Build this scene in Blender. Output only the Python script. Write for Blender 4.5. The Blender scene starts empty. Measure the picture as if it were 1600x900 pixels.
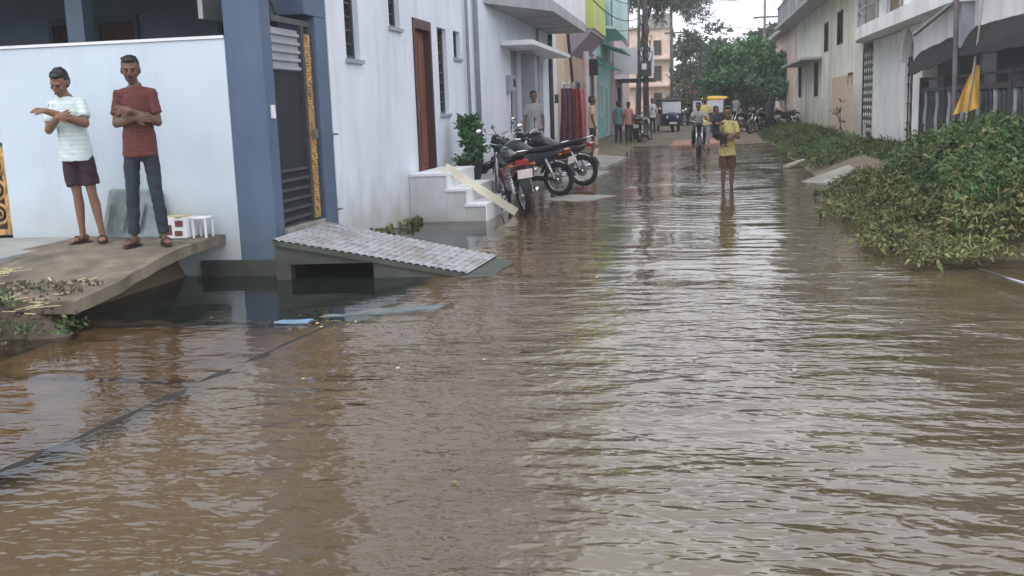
import bpy, math, random
import numpy as np
from math import sin, cos, pi, radians, tan, atan, atan2
from mathutils import Vector, Matrix, Euler, noise as mnoise

random.seed(7); rng = np.random.default_rng(7)
scene = bpy.context.scene
COL = scene.collection

# ------------------------------------------------------------------ camera
th = atan(278/1600); ps = radians(10.3); rl = radians(2.0)
F = Vector((-sin(ps)*cos(th), cos(ps)*cos(th), -sin(th)))
R0 = Vector((cos(ps), sin(ps), 0)); D0 = F.cross(R0)
Rv = R0*cos(rl)+D0*sin(rl); Dv = -R0*sin(rl)+D0*cos(rl)
cam_d = bpy.data.cameras.new('camera'); cam = bpy.data.objects.new('camera', cam_d); COL.objects.link(cam)
cam_d.sensor_width = 36; cam_d.lens = 36; cam_d.clip_start = 0.05; cam_d.clip_end = 3000
U = -Dv; B = -F
cam.matrix_world = Matrix(((Rv.x, U.x, B.x, 0), (Rv.y, U.y, B.y, 0), (Rv.z, U.z, B.z, 1.55), (0, 0, 0, 1)))
scene.camera = cam

# ------------------------------------------------------------------ world, sun, exposure
SUN_EL, SUN_AZ = radians(50), radians(206)
w = bpy.data.worlds.new('World'); scene.world = w; w.use_nodes = True
nt = w.node_tree; N = nt.nodes; L = nt.links; N.clear()
out = N.new('ShaderNodeOutputWorld'); bg = N.new('ShaderNodeBackground'); L.new(bg.outputs[0], out.inputs[0])
sky = N.new('ShaderNodeTexSky'); sky.sky_type = 'NISHITA'; sky.sun_disc = False
sky.sun_elevation = SUN_EL; sky.sun_rotation = SUN_AZ; sky.dust_density = 3; sky.air_density = 1.0; sky.ozone_density = 1
tc = N.new('ShaderNodeTexCoord'); mp = N.new('ShaderNodeMapping'); mp.inputs['Scale'].default_value = (1.2, 1.2, 3.0)
ns = N.new('ShaderNodeTexNoise'); ns.inputs['Scale'].default_value = 2.2; ns.inputs['Detail'].default_value = 5
L.new(tc.outputs['Generated'], mp.inputs[0]); L.new(mp.outputs[0], ns.inputs['Vector'])
cr = N.new('ShaderNodeValToRGB'); cr.color_ramp.elements[0].position = .35; cr.color_ramp.elements[1].position = .68
cr.color_ramp.elements[0].color = (9.0, 9.2, 10.0, 1); cr.color_ramp.elements[1].color = (13.0, 13.0, 13.4, 1)
L.new(ns.outputs['Fac'], cr.inputs[0])
mx = N.new('ShaderNodeMixRGB'); mx.inputs[0].default_value = .86
L.new(sky.outputs[0], mx.inputs[1]); L.new(cr.outputs[0], mx.inputs[2]); L.new(mx.outputs[0], bg.inputs[0])
bg.inputs[1].default_value = .15
sd = bpy.data.lights.new('sun', 'SUN'); sun = bpy.data.objects.new('sun', sd); COL.objects.link(sun)
sd.energy = .9; sd.angle = radians(25); sd.color = (1, .96, .9)
sdir = Vector((sin(SUN_AZ)*cos(SUN_EL), cos(SUN_AZ)*cos(SUN_EL), sin(SUN_EL)))
sun.rotation_euler = (-sdir).to_track_quat('-Z', 'Y').to_euler()
vs = scene.view_settings; vs.view_transform = 'Standard'; vs.look = 'None'; vs.gamma = 1; vs.use_curve_mapping = False
vs.exposure = 0.22

# ------------------------------------------------------------------ materials
MATS = {}
def mat(name, col, rough=.75, var=.12, scale=3, bump=0, bscale=25, dirt=None, damt=.4, dscale=1.2, metal=0, spec=.4, stretch=None, tint=None):
    if name in MATS: return MATS[name]
    m = bpy.data.materials.new(name); m.use_nodes = True; n = m.node_tree.nodes; l = m.node_tree.links
    p = n['Principled BSDF']; p.inputs['Roughness'].default_value = rough; p.inputs['Metallic'].default_value = metal
    p.inputs['Specular IOR Level'].default_value = spec
    t = n.new('ShaderNodeTexCoord'); vec = t.outputs['Object']
    a = n.new('ShaderNodeTexNoise'); a.inputs['Scale'].default_value = scale; a.inputs['Detail'].default_value = 6
    if stretch:
        mm = n.new('ShaderNodeMapping'); mm.inputs['Scale'].default_value = stretch; l.new(vec, mm.inputs[0]); l.new(mm.outputs[0], a.inputs['Vector'])
    else: l.new(vec, a.inputs['Vector'])
    r = n.new('ShaderNodeValToRGB'); r.color_ramp.elements[0].position = .3; r.color_ramp.elements[1].position = .7
    c2 = tint or col
    r.color_ramp.elements[0].color = tuple(c*(1-var) for c in col)+(1,); r.color_ramp.elements[1].color = tuple(min(1, c*(1+var)) for c in c2)+(1,)
    l.new(a.outputs['Fac'], r.inputs[0]); o = r.outputs[0]
    if dirt:
        d = n.new('ShaderNodeTexNoise'); d.inputs['Scale'].default_value = dscale; d.inputs['Detail'].default_value = 9; d.inputs['Roughness'].default_value = .65
        dm = n.new('ShaderNodeMapping'); dm.inputs['Scale'].default_value = (1, 1, .45); dm.inputs['Location'].default_value = (3.3, 1.7, 9)
        l.new(vec, dm.inputs[0]); l.new(dm.outputs[0], d.inputs['Vector'])
        dr = n.new('ShaderNodeValToRGB'); dr.color_ramp.elements[0].position = .47; dr.color_ramp.elements[1].position = .72
        dr.color_ramp.elements[1].color = (damt,)*3+(1,); l.new(d.outputs['Fac'], dr.inputs[0])
        x = n.new('ShaderNodeMixRGB'); l.new(dr.outputs[0], x.inputs[0]); l.new(o, x.inputs[1]); x.inputs[2].default_value = dirt+(1,); o = x.outputs[0]
    l.new(o, p.inputs['Base Color'])
    if bump:
        b = n.new('ShaderNodeTexNoise'); b.inputs['Scale'].default_value = bscale; b.inputs['Detail'].default_value = 5; l.new(vec, b.inputs['Vector'])
        bb = n.new('ShaderNodeBump'); bb.inputs['Strength'].default_value = min(1, bump*20); bb.inputs['Distance'].default_value = bump
        l.new(b.outputs['Fac'], bb.inputs['Height']); l.new(bb.outputs[0], p.inputs['Normal'])
    MATS[name] = m; return m

def add_zgrime(m, z0, z1, col, amt=.8, nscale=2.5):
    """damp and dirt climbing a wall from the wet ground, ragged by noise"""
    n = m.node_tree.nodes; l = m.node_tree.links; p = n['Principled BSDF']
    src = p.inputs['Base Color'].links[0].from_socket
    g = n.new('ShaderNodeNewGeometry'); s = n.new('ShaderNodeSeparateXYZ'); l.new(g.outputs['Position'], s.inputs[0])
    nz = n.new('ShaderNodeTexNoise'); nz.inputs['Scale'].default_value = nscale; nz.inputs['Detail'].default_value = 8; l.new(g.outputs['Position'], nz.inputs['Vector'])
    ma = n.new('ShaderNodeMath'); ma.operation = 'MULTIPLY_ADD'; ma.inputs[1].default_value = -(z1-z0)*1.3; l.new(nz.outputs['Fac'], ma.inputs[0]); l.new(s.outputs['Z'], ma.inputs[2])
    mr = n.new('ShaderNodeMapRange'); mr.inputs['From Min'].default_value = z0-(z1-z0)*.65; mr.inputs['From Max'].default_value = z1-(z1-z0)*.65
    mr.inputs['To Min'].default_value = amt; mr.inputs['To Max'].default_value = 0; l.new(ma.outputs[0], mr.inputs[0])
    x = n.new('ShaderNodeMixRGB'); l.new(mr.outputs[0], x.inputs[0]); l.new(src, x.inputs[1]); x.inputs[2].default_value = col+(1,)
    l.new(x.outputs[0], p.inputs['Base Color'])

def add_streaks(m, col, amt=.35, sc=2.2):
    n = m.node_tree.nodes; l = m.node_tree.links; p = n['Principled BSDF']; src = p.inputs['Base Color'].links[0].from_socket
    g = n.new('ShaderNodeNewGeometry'); mp = n.new('ShaderNodeMapping'); mp.inputs['Scale'].default_value = (sc, sc, .14*sc); l.new(g.outputs['Position'], mp.inputs[0])
    z = n.new('ShaderNodeTexNoise'); z.inputs['Scale'].default_value = 1.6; z.inputs['Detail'].default_value = 7; z.inputs['Roughness'].default_value = .68; l.new(mp.outputs[0], z.inputs['Vector'])
    r = n.new('ShaderNodeMapRange'); r.inputs['From Min'].default_value = .52; r.inputs['From Max'].default_value = .74; r.inputs['To Max'].default_value = amt; l.new(z.outputs['Fac'], r.inputs[0])
    x = n.new('ShaderNodeMixRGB'); l.new(r.outputs[0], x.inputs[0]); l.new(src, x.inputs[1]); x.inputs[2].default_value = col+(1,); l.new(x.outputs[0], p.inputs['Base Color'])
M_wwall = mat('white_blue_wall_paint', (.68, .73, .81), .8, .05, 1.5, .003, 40, dirt=(.45, .47, .50), damt=.35, dscale=.9)
add_streaks(M_wwall, (.40, .41, .42), .45); add_zgrime(M_wwall, 0, .8, (.34, .33, .27), .8)
M_cwall = mat('compound_wall_paint', (.51, .60, .69), .8, .05, 1.2, .003, 40, dirt=(.5, .56, .62), damt=.3, dscale=1.0)
add_streaks(M_cwall, (.36, .42, .47), .35); add_zgrime(M_cwall, .3, .95, (.33, .34, .30), .6)
M_blue = mat('slate_blue_paint', (.072, .112, .185), .65, .12, 2, .002, 40, dirt=(.11, .145, .20), damt=.35)
add_streaks(M_blue, (.13, .16, .20), .4); add_zgrime(M_blue, .0, .6, (.10, .12, .13), .6)
M_dblue = mat('dark_blue_paint', (.09, .125, .17), .7, .15, 2)
M_maroon = mat('maroon_wood', (.06, .025, .03), .5, .2, 4)
M_dark = mat('dark_interior', (.012, .015, .02), .8, .2, 3)
M_glass = mat('window_glass', (.03, .04, .05), .12, .2, 2, spec=.6)
M_concrete = mat('concrete', (.30, .29, .27), .9, .18, 5, .006, 30, dirt=(.13, .12, .09), damt=.7)
M_wetconc = mat('wet_mossy_concrete', (.045, .05, .042), .6, .35, 5, .01, 18, dirt=(.03, .045, .02), damt=.8)
M_slab = mat('brown_driveway_concrete', (.165, .14, .105), .85, .3, 5, .015, 24, dirt=(.075, .065, .045), damt=.9, dscale=2.2)
M_pad = mat('grey_pad_concrete', (.30, .31, .30), .85, .15, 3, .004, 30, dirt=(.18, .16, .12), damt=.6)
M_tile = mat('ribbed_tile', (.27, .285, .30), .7, .3, 9, .005, 30, dirt=(.17, .145, .10), damt=.9, dscale=2.4)
M_wood = mat('brown_door_wood', (.17, .062, .04), .5, .3, 2, .002, 30, stretch=(1, 8, .6))
M_white = mat('white_trim', (.74, .76, .78), .7, .06, 4, dirt=(.4, .4, .36), damt=.35)
M_grey = mat('grey_paint', (.30, .32, .36), .7, .12, 4)
M_dgrey = mat('dark_grey_metal', (.05, .055, .06), .5, .2, 6)
M_eave = mat('eave_concrete', (.36, .37, .39), .85, .12, 2, .004, 25, dirt=(.15, .15, .15), damt=.6)
M_black = mat('black_rubber', (.012, .012, .014), .7, .3, 10)
M_bpaint = mat('black_gloss_paint', (.014, .014, .017), .22, .2, 8, spec=.6)
M_rpaint = mat('dark_red_paint', (.09, .010, .014), .28, .2, 8, spec=.6)
M_gpaint = mat('grey_gloss_paint', (.022, .028, .034), .35, .2, 8, spec=.6)
M_chrome = mat('chrome', (.65, .65, .67), .22, .08, 8, metal=1)
M_steel = mat('dull_steel', (.28, .28, .29), .45, .15, 12, metal=.8)
M_redlens = mat('red_lens', (.25, .012, .012), .25, .1, 8, spec=.7)
M_orange = mat('orange_lens', (.35, .12, .02), .3, .1, 8)
M_plate = mat('number_plate_enamel', (.72, .62, .62), .4, .1, 20)
M_skin = mat('brown_skin', (.20, .105, .065), .55, .12, 12)
M_skin2 = mat('dark_brown_skin', (.13, .07, .045), .55, .12, 12)
M_hair = mat('black_hair', (.010, .009, .009), .5, .3, 60, .003, 90)
M_eyew = mat('eye', (.03, .02, .02), .2, .1, 5)
M_lip = mat('lips', (.13, .05, .045), .5, .1, 5)
M_sandal = mat('dark_sandal_leather', (.035, .02, .018), .6, .2, 20)
M_gold = mat('gilded_metal', (.48, .29, .11), .5, .35, 18, .01, 30, metal=.2, dirt=(.09, .055, .035), damt=1, dscale=11)
M_peach = mat('peach_wall_paint', (.62, .48, .36), .8, .08, 1.5, .003, 30, dirt=(.42, .32, .24), damt=.5)
M_lime = mat('lime_wall_paint', (.56, .62, .20), .8, .08, 1.5, dirt=(.38, .42, .15), damt=.5)
M_turq = mat('turquoise_wall_paint', (.30, .62, .60), .8, .08, 1.5, dirt=(.2, .4, .38), damt=.5)
M_paleturq = mat('pale_turquoise_paint', (.50, .70, .68), .8, .08, 1.5, dirt=(.35, .45, .42), damt=.5)
M_teal = mat('teal_metal', (.05, .28, .24), .5, .2, 5)
M_pink = mat('pink_wall_paint', (.62, .48, .52), .8, .08, 1.5, dirt=(.4, .3, .32), damt=.5)
M_mauve = mat('mauve_wall_paint', (.34, .30, .38), .8, .1, 2)
M_sign = mat('blank_sign_enamel', (.84, .80, .86), .5, .05, 2)
M_sand = mat('sandstone_wall_paint', (.66, .55, .46), .85, .15, 1.5, dirt=(.42, .26, .18), damt=.7, dscale=1.6)
M_rwall = mat('weathered_white_wall', (.76, .75, .71), .85, .08, 1.2, .005, 30, dirt=(.33, .32, .31), damt=.65, dscale=.55)
add_streaks(M_rwall, (.25, .25, .24), .75, 1.4); add_zgrime(M_rwall, .2, 1.9, (.24, .26, .21), .75, 1.2)
M_rwall2 = mat('cream_white_gate_wall', (.84, .84, .84), .85, .06, 1.2, .004, 30, dirt=(.42, .41, .40), damt=.5, dscale=.8)
add_streaks(M_rwall2, (.35, .35, .34), .55, 1.8); add_zgrime(M_rwall2, .3, 1.0, (.33, .34, .29), .5)
M_plaster = mat('pink_bare_plaster', (.56, .44, .38), .9, .12, 4, .005, 30)
M_brick = mat('bare_red_brick', (.20, .09, .06), .9, .3, 6, .01, 20)
M_net = mat('black_shade_net', (.016, .018, .02), .9, .3, 9, .01, 20)
M_yel = mat('yellow_cloth', (.66, .42, .06), .85, .15, 6, .003, 40, tint=(.72, .40, .10))
M_bamboo = mat('weathered_pole_wood', (.34, .31, .26), .8, .2, 6, .004, 30)
M_bark = mat('bark', (.10, .08, .06), .9, .3, 8, .02, 12)
M_pole = mat('weathered_pole_concrete', (.14, .12, .13), .8, .3, 5, .01, 20)
M_cable = mat('cable_sheath', (.02, .02, .022), .6, .1, 5)
M_pot = mat('black_pot_plastic', (.02, .022, .026), .6, .2, 5)
M_stone = mat('grey_stone', (.20, .24, .25), .85, .25, 7, .01, 20, dirt=(.09, .11, .10), damt=.7, dscale=4)
M_mud = mat('wet_mud', (.085, .066, .045), .7, .35, 4, .03, 12, dirt=(.04, .04, .025), damt=.7, dscale=3)
M_straw = mat('pale_straw', (.48, .42, .24), .8, .2, 9)
M_bluepl = mat('pale_blue_plastic', (.16, .26, .38), .4, .1, 6)

def leafmat(name, col, rough=.75):
    m = mat(name, col, rough, .3, 1.3, spec=.2)
    return m
LG = [leafmat('leaf_deep', (.038, .072, .028)), leafmat('leaf_mid', (.068, .115, .040)), leafmat('leaf_light', (.11, .165, .065))]
LY = [leafmat('leaf_olive', (.085, .10, .035)), leafmat('leaf_yellow_green', (.18, .185, .08)), leafmat('leaf_dull', (.055, .085, .03))]
LD = [leafmat('leaf_far_dark', (.030, .058, .035)), leafmat('leaf_far_mid', (.05, .085, .045)), leafmat('leaf_far_grey', (.08, .11, .075))]
LT = [leafmat('tree_leaf_dark', (.035, .10, .045)), leafmat('tree_leaf_mid', (.085, .20, .08)), leafmat('tree_leaf_light', (.14, .28, .11))]

# ------------------------------------------------------------------ mesh helpers
ORG = {}
def link(o): COL.objects.link(o); return o
def tag(o, label=None, cat=None, group=None, kind=None):
    if label: o['label'] = label
    if cat: o['category'] = cat
    if group: o['group'] = group
    if kind: o['kind'] = kind
    return o
def thing(name, label, cat, loc=(0, 0, 0), rz=0, group=None):
    o = link(bpy.data.objects.new(name, None)); o.location = loc; o.rotation_euler = (0, 0, rz); o.empty_display_size = .2
    ORG[o.name] = Vector(loc); return tag(o, label, cat, group)

class MB:
    def __init__(s): s.v = []; s.f = []; s.m = []; s.k = 0
    def add(s, vs_, fs_, k=None):
        b = len(s.v); s.v += [tuple(v) for v in vs_]; s.f += [tuple(i+b for i in f) for f in fs_]; s.m += [s.k if k is None else k]*len(fs_); return s
    def box(s, x0, x1, y0, y1, z0, z1, k=None):
        v = [(x, y, z) for z in (z0, z1) for y in (y0, y1) for x in (x0, x1)]
        return s.add(v, [(0, 2, 3, 1), (4, 5, 7, 6), (0, 1, 5, 4), (2, 6, 7, 3), (0, 4, 6, 2), (1, 3, 7, 5)], k)
    def obox(s, c, ax, hs, k=None):
        ax = [Vector(a).normalized() for a in ax]; c = Vector(c)
        v = [c+ax[0]*hs[0]*i+ax[1]*hs[1]*j+ax[2]*hs[2]*q for q in (-1, 1) for j in (-1, 1) for i in (-1, 1)]
        return s.add(v, [(0, 2, 3, 1), (4, 5, 7, 6), (0, 1, 5, 4), (2, 6, 7, 3), (0, 4, 6, 2), (1, 3, 7, 5)], k)
    def bar(s, a, b, wd, ht, k=None, up=(0, 0, 1)):
        a = Vector(a); b = Vector(b); d = (b-a); ln = d.length; d.normalize(); u = Vector(up)
        if abs(d.dot(u)) > .95: u = Vector((1, 0, 0))
        x = d.cross(u).normalized(); u = x.cross(d)
        return s.obox((a+b)/2, (d, x, u), (ln/2, wd/2, ht/2), k)
    def tube(s, pts, r, n=8, cap=True, ref=None, k=None, round_=False):
        pts = [Vector(p) for p in pts]; m = len(pts)
        if not isinstance(r, (list, tuple)): r = [r]*m
        r = [(q, q) if not isinstance(q, (list, tuple)) else q for q in r]
        if round_:
            t0 = (pts[0]-pts[1]).normalized(); t1 = (pts[-1]-pts[-2]).normalized(); q0 = min(r[0]); q1 = min(r[-1])
            P0 = [pts[0]+t0*q0*.97, pts[0]+t0*q0*.75, pts[0]+t0*q0*.4]; f0 = [.2, .66, .92]
            P1 = [pts[-1]+t1*q1*.4, pts[-1]+t1*q1*.75, pts[-1]+t1*q1*.97]; f1 = [.92, .66, .2]
            pts = P0+pts+P1; r = [(r[0][0]*f, r[0][1]*f) for f in f0]+list(r)+[(r[-1][0]*f, r[-1][1]*f) for f in f1]; m = len(pts)
        vv = []; prev = None
        for i, p in enumerate(pts):
            t = (pts[min(i+1, m-1)]-pts[max(i-1, 0)]).normalized()
            if ref is not None: a = Vector(ref)
            elif prev is not None: a = prev
            else: a = Vector((1, 0, 0)) if abs(t.x) < .9 else Vector((0, 1, 0))
            a = (a-t*a.dot(t))
            if a.length < 1e-4: a = Vector((0, 1, 0))-t*t.y
            a.normalize(); b = t.cross(a); prev = a
            for j in range(n):
                q = 2*pi*j/n; vv.append(p+a*cos(q)*r[i][0]+b*sin(q)*r[i][1])
        ff = [(i*n+j, i*n+(j+1) % n, (i+1)*n+(j+1) % n, (i+1)*n+j) for i in range(m-1) for j in range(n)]
        if cap: ff += [tuple(reversed(range(n))), tuple(range((m-1)*n, m*n))]
        return s.add(vv, ff, k)
    def ell(s, c, r, n=14, mtx=None, k=None):
        c = Vector(c); vv = []; h = n//2+1
        for i in range(1, h):
            a = pi*i/h
            for j in range(n):
                b = 2*pi*j/n; p = Vector((sin(a)*cos(b)*r[0], sin(a)*sin(b)*r[1], cos(a)*r[2]))
                vv.append(p)
        vv += [Vector((0, 0, r[2])), Vector((0, 0, -r[2]))]
        if mtx: vv = [mtx @ p for p in vv]
        vv = [p+c for p in vv]; T = (h-1)*n
        ff = [(i*n+j, (i+1)*n+j, (i+1)*n+(j+1) % n, i*n+(j+1) % n) for i in range(h-2) for j in range(n)]
        ff += [(T, j, (j+1) % n) for j in range(n)]+[(T+1, (h-2)*n+(j+1) % n, (h-2)*n+j) for j in range(n)]
        return s.add(vv, ff, k)
    def torus(s, c, axis, R, r, n=28, m=8, k=None, a0=0, a1=2*pi):
        c = Vector(c); axis = Vector(axis).normalized(); u = axis.orthogonal().normalized() if abs(axis.z) > .9 else axis.cross(Vector((0, 0, 1))).normalized(); v = axis.cross(u)
        full = abs(a1-a0-2*pi) < 1e-3; q = n if full else n+1; vv = []
        for i in range(q):
            a = a0+(a1-a0)*i/n; d = u*cos(a)+v*sin(a)
            for j in range(m):
                b = 2*pi*j/m; vv.append(c+d*(R+r*cos(b))+axis*r*sin(b))
        ff = [(i*m+j, ((i+1) % q)*m+j, ((i+1) % q)*m+(j+1) % m, i*m+(j+1) % m) for i in range(n) for j in range(m)]
        return s.add(vv, ff, k)
    def prism(s, poly, z0, z1, k=None):
        n = len(poly); v = [(p[0], p[1], z0) for p in poly]+[(p[0], p[1], z1) for p in poly]
        return s.add(v, [tuple(reversed(range(n))), tuple(range(n, 2*n))]+[(i, (i+1) % n, n+(i+1) % n, n+i) for i in range(n)], k)
    def wall(s, plane, pos, th_, u0, u1, z0, z1, holes=(), k=None):
        """a wall sheet with real openings; plane 'x' or 'y'; front at pos, back at pos+th_"""
        us = sorted({u0, u1, *[h[0] for h in holes], *[h[1] for h in holes]}); zs = sorted({z0, z1, *[h[2] for h in holes], *[h[3] for h in holes]})
        us = [u for u in us if u0 <= u <= u1]; zs = [z for z in zs if z0 <= z <= z1]
        def pt(d, u, z): return (pos+d, u, z) if plane == 'x' else (u, pos+d, z)
        def inh(u, z): return any(h[0] < u < h[1] and h[2] < z < h[3] for h in holes)
        for d in (0, th_):
            for i in range(len(us)-1):
                for j in range(len(zs)-1):
                    if inh((us[i]+us[i+1])/2, (zs[j]+zs[j+1])/2): continue
                    s.add([pt(d, us[i], zs[j]), pt(d, us[i+1], zs[j]), pt(d, us[i+1], zs[j+1]), pt(d, us[i], zs[j+1])], [(0, 1, 2, 3)], k)
        for (a, b, c, e) in list(holes)+[(u0, u1, z0, z1)]:
            for q in (((a, c), (b, c)), ((b, c), (b, e)), ((b, e), (a, e)), ((a, e), (a, c))):
                s.add([pt(0, *q[0]), pt(0, *q[1]), pt(th_, *q[1]), pt(th_, *q[0])], [(0, 1, 2, 3)], k)
        return s
    def build(s, name, mats, parent=None, smooth=False, bevel=0):
        if not isinstance(mats, (list, tuple)): mats = [mats]
        off = Vector((0, 0, 0)); p = parent
        loc_par = parent is not None and not getattr(s, 'local', False)
        if loc_par: off = ORG.get(parent.name, Vector((0, 0, 0)))
        me = bpy.data.meshes.new(name)
        vv = [tuple(Vector(v)-off) for v in s.v] if loc_par else s.v
        me.from_pydata(vv, [], s.f); me.update()
        for m in mats: me.materials.append(m)
        if len(mats) > 1: me.polygons.foreach_set('material_index', s.m)
        if smooth: me.polygons.foreach_set('use_smooth', [True]*len(me.polygons))
        o = link(bpy.data.objects.new(name, me))
        if parent is not None:
            o.parent = parent; ORG[o.name] = off
        if bevel:
            b = o.modifiers.new('b', 'BEVEL'); b.width = bevel; b.segments = 2; b.limit_method = 'ANGLE'
        return o
def LB():
    m = MB(); m.local = True; return m

def np_obj(name, V, Fq, mats, midx=None, parent=None, smooth=False):
    me = bpy.data.meshes.new(name); nv = len(V); nf = len(Fq); q = Fq.shape[1]
    me.vertices.add(nv); me.vertices.foreach_set('co', V.astype(np.float32).ravel())
    me.loops.add(nf*q); me.loops.foreach_set('vertex_index', Fq.astype(np.int32).ravel())
    me.polygons.add(nf); me.polygons.foreach_set('loop_start', np.arange(0, nf*q, q, dtype=np.int32))
    for m in mats: me.materials.append(m)
    if midx is not None: me.polygons.foreach_set('material_index', midx.astype(np.int32))
    if smooth: me.polygons.foreach_set('use_smooth', np.ones(nf, bool))
    me.update(calc_edges=True); me.validate()
    o = link(bpy.data.objects.new(name, me))
    if parent is not None: o.parent = parent
    return o

def leaf_arrays(C, size, aspect=.5, up=.4, droop=0):
    """one folded leaf (4 verts, a kite) per point"""
    n = len(C); d = rng.normal(size=(n, 3)); d[:, 2] = d[:, 2]*.6+up; d /= np.linalg.norm(d, axis=1)[:, None]
    t = rng.normal(size=(n, 3)); t -= d*(t*d).sum(1)[:, None]; t /= np.linalg.norm(t, axis=1)[:, None]
    nn = np.cross(d, t); L_ = size*rng.uniform(.6, 1.35, n)[:, None]; W = L_*aspect
    A = C; Bp = C+d*L_*.45+t*W*.5+nn*L_*.10; Cc = C+d*L_-np.array([0, 0, 1])*droop*L_; Dp = C+d*L_*.45-t*W*.5+nn*L_*.10
    V = np.stack([A, Bp, Cc, Dp], 1).reshape(-1, 3); Fq = np.arange(4*n).reshape(-1, 4)
    return V, Fq
def leaves(name, C, size, mats, parent=None, aspect=.5, up=.3, weights=(.4, .4, .2), droop=0, off=None, bins=None):
    V, Fq = leaf_arrays(C, size, aspect, up, droop)
    if off is not None: V = V-np.array(off)
    mi = rng.choice(len(mats), len(C), p=weights) if bins is None else bins
    return np_obj(name, V, Fq, mats, mi, parent)
def clump_points(centers, radii, n_each, fill=.55):
    P = []
    for c, r in zip(centers, radii):
        n = int(n_each*(np.mean(r)**2)); d = rng.normal(size=(n, 3)); d /= np.linalg.norm(d, axis=1)[:, None]
        rr = rng.uniform(fill, 1.06, n)[:, None]; P.append(np.array(c)+d*rr*np.array(r))
    return np.concatenate(P)

def tree(name, label, base, H, crown_c, crown_r, nclump, lsize, mats, dens=60, trunk_r=.18, group=None, crad=.35, weights=(.4, .4, .2)):
    b = Vector(base); t = thing(name, label, 'tree', base, 0, group)
    cc = Vector(crown_c); cr_ = crown_r; cs = []; rs = []
    for i in range(nclump):
        d = rng.normal(size=3); d /= np.linalg.norm(d); q = rng.uniform(.35, .95)
        cs.append([cc.x+d[0]*cr_[0]*q, cc.y+d[1]*cr_[1]*q, cc.z+d[2]*cr_[2]*q]); k = rng.uniform(.6, 1.25)*crad
        rs.append([k*min(cr_)*1.2, k*min(cr_)*1.2, k*min(cr_)*.8])
    P = clump_points(cs, rs, dens)
    # whole clumps run lighter or darker
    leaves('crown', P, lsize, mats, t, weights=weights, off=b)
    m = MB(); top = Vector((cc.x, cc.y, cc.z-cr_[2]*.3))
    m.tube([b, b.lerp(top, .35)+Vector((.05, 0, 0)), b.lerp(top, .7), top], [trunk_r, trunk_r*.8, trunk_r*.6, trunk_r*.3], 8)
    for c in cs[:10]:
        s0 = b.lerp(top, rng.uniform(.45, .95)); c = Vector(c); m.tube([s0, s0.lerp(c, .5)+Vector((0, 0, .1)), c], [trunk_r*.35, trunk_r*.2, trunk_r*.07], 6)
    m.build('trunk', M_bark, t, smooth=True)
    return t

# ------------------------------------------------------------------ GROUND, WATER
def sm(a, b, x): t = np.clip((x-a)/(b-a), 0, 1); return t*t*(3-2*t)
xs = np.unique(np.concatenate([np.linspace(-150, -14, 14), np.arange(-14, -6, .5), np.arange(-6, 5, .125), np.arange(5, 12, .5), np.linspace(12, 150, 14)]))
ys = np.unique(np.concatenate([np.linspace(-90, -12, 12), np.arange(-12, 2, .7), np.arange(2, 16, .125), np.arange(16, 60, .4), np.linspace(60, 120, 20), np.linspace(120, 190, 6)]))
X, Y = np.meshgrid(xs, ys)
Z = np.full_like(X, -.10)
Z += .30*sm(36, 46, Y)                                    # the road climbs out of the flood
Z += -.65*sm(-2.45, -2.6, X)*sm(-4.7, -4.55, X)*sm(7.1, 7.3, Y)*(1-sm(13.1, 13.4, Y))   # open drain
pad = sm(-5.0, -5.35, X)*sm(6.2, 7.4, Y)*(1-sm(9.9, 10.3, Y)); Z = np.maximum(Z, -.1+pad*(.28+.19*sm(7.0, 9.2, Y)))
ra = sm(0, 2.0, X-(1.6+.02*np.abs(Y-12)))*sm(9.6, 11.2, Y)                          # right bank
Z = np.maximum(Z, -.12+ra*.5)
la = sm(-2.9, -3.6, X)*sm(13.6, 14.2, Y); Z = np.maximum(Z, -.1+la*.06+.25*sm(-3.0, -3.5, X)*sm(24, 29, Y))
lb = sm(-1.9, -2.8, X)*sm(27, 32, Y); Z = np.maximum(Z, -.1+lb*.26)
nz = np.array([[mnoise.noise(Vector((x*1.7, y*1.7, 0))) for x in xs] for y in ys])
Z += nz*.018*(np.abs(X) < 12)
nx_, ny_ = len(xs), len(ys)
V = np.stack([X, Y, Z], -1).reshape(-1, 3); idx = np.arange(nx_*ny_).reshape(ny_, nx_)
Fq = np.stack([idx[:-1, :-1], idx[:-1, 1:], idx[1:, 1:], idx[1:, :-1]], -1).reshape(-1, 4)
M_ground = mat('muddy_road_ground', (.15, .12, .08), .85, .25, 1.1, .01, 20, dirt=(.09, .08, .055), damt=.8, dscale=1.4)
g = np_obj('ground', V, Fq, [M_ground], smooth=True); tag(g, kind='structure')

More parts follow.
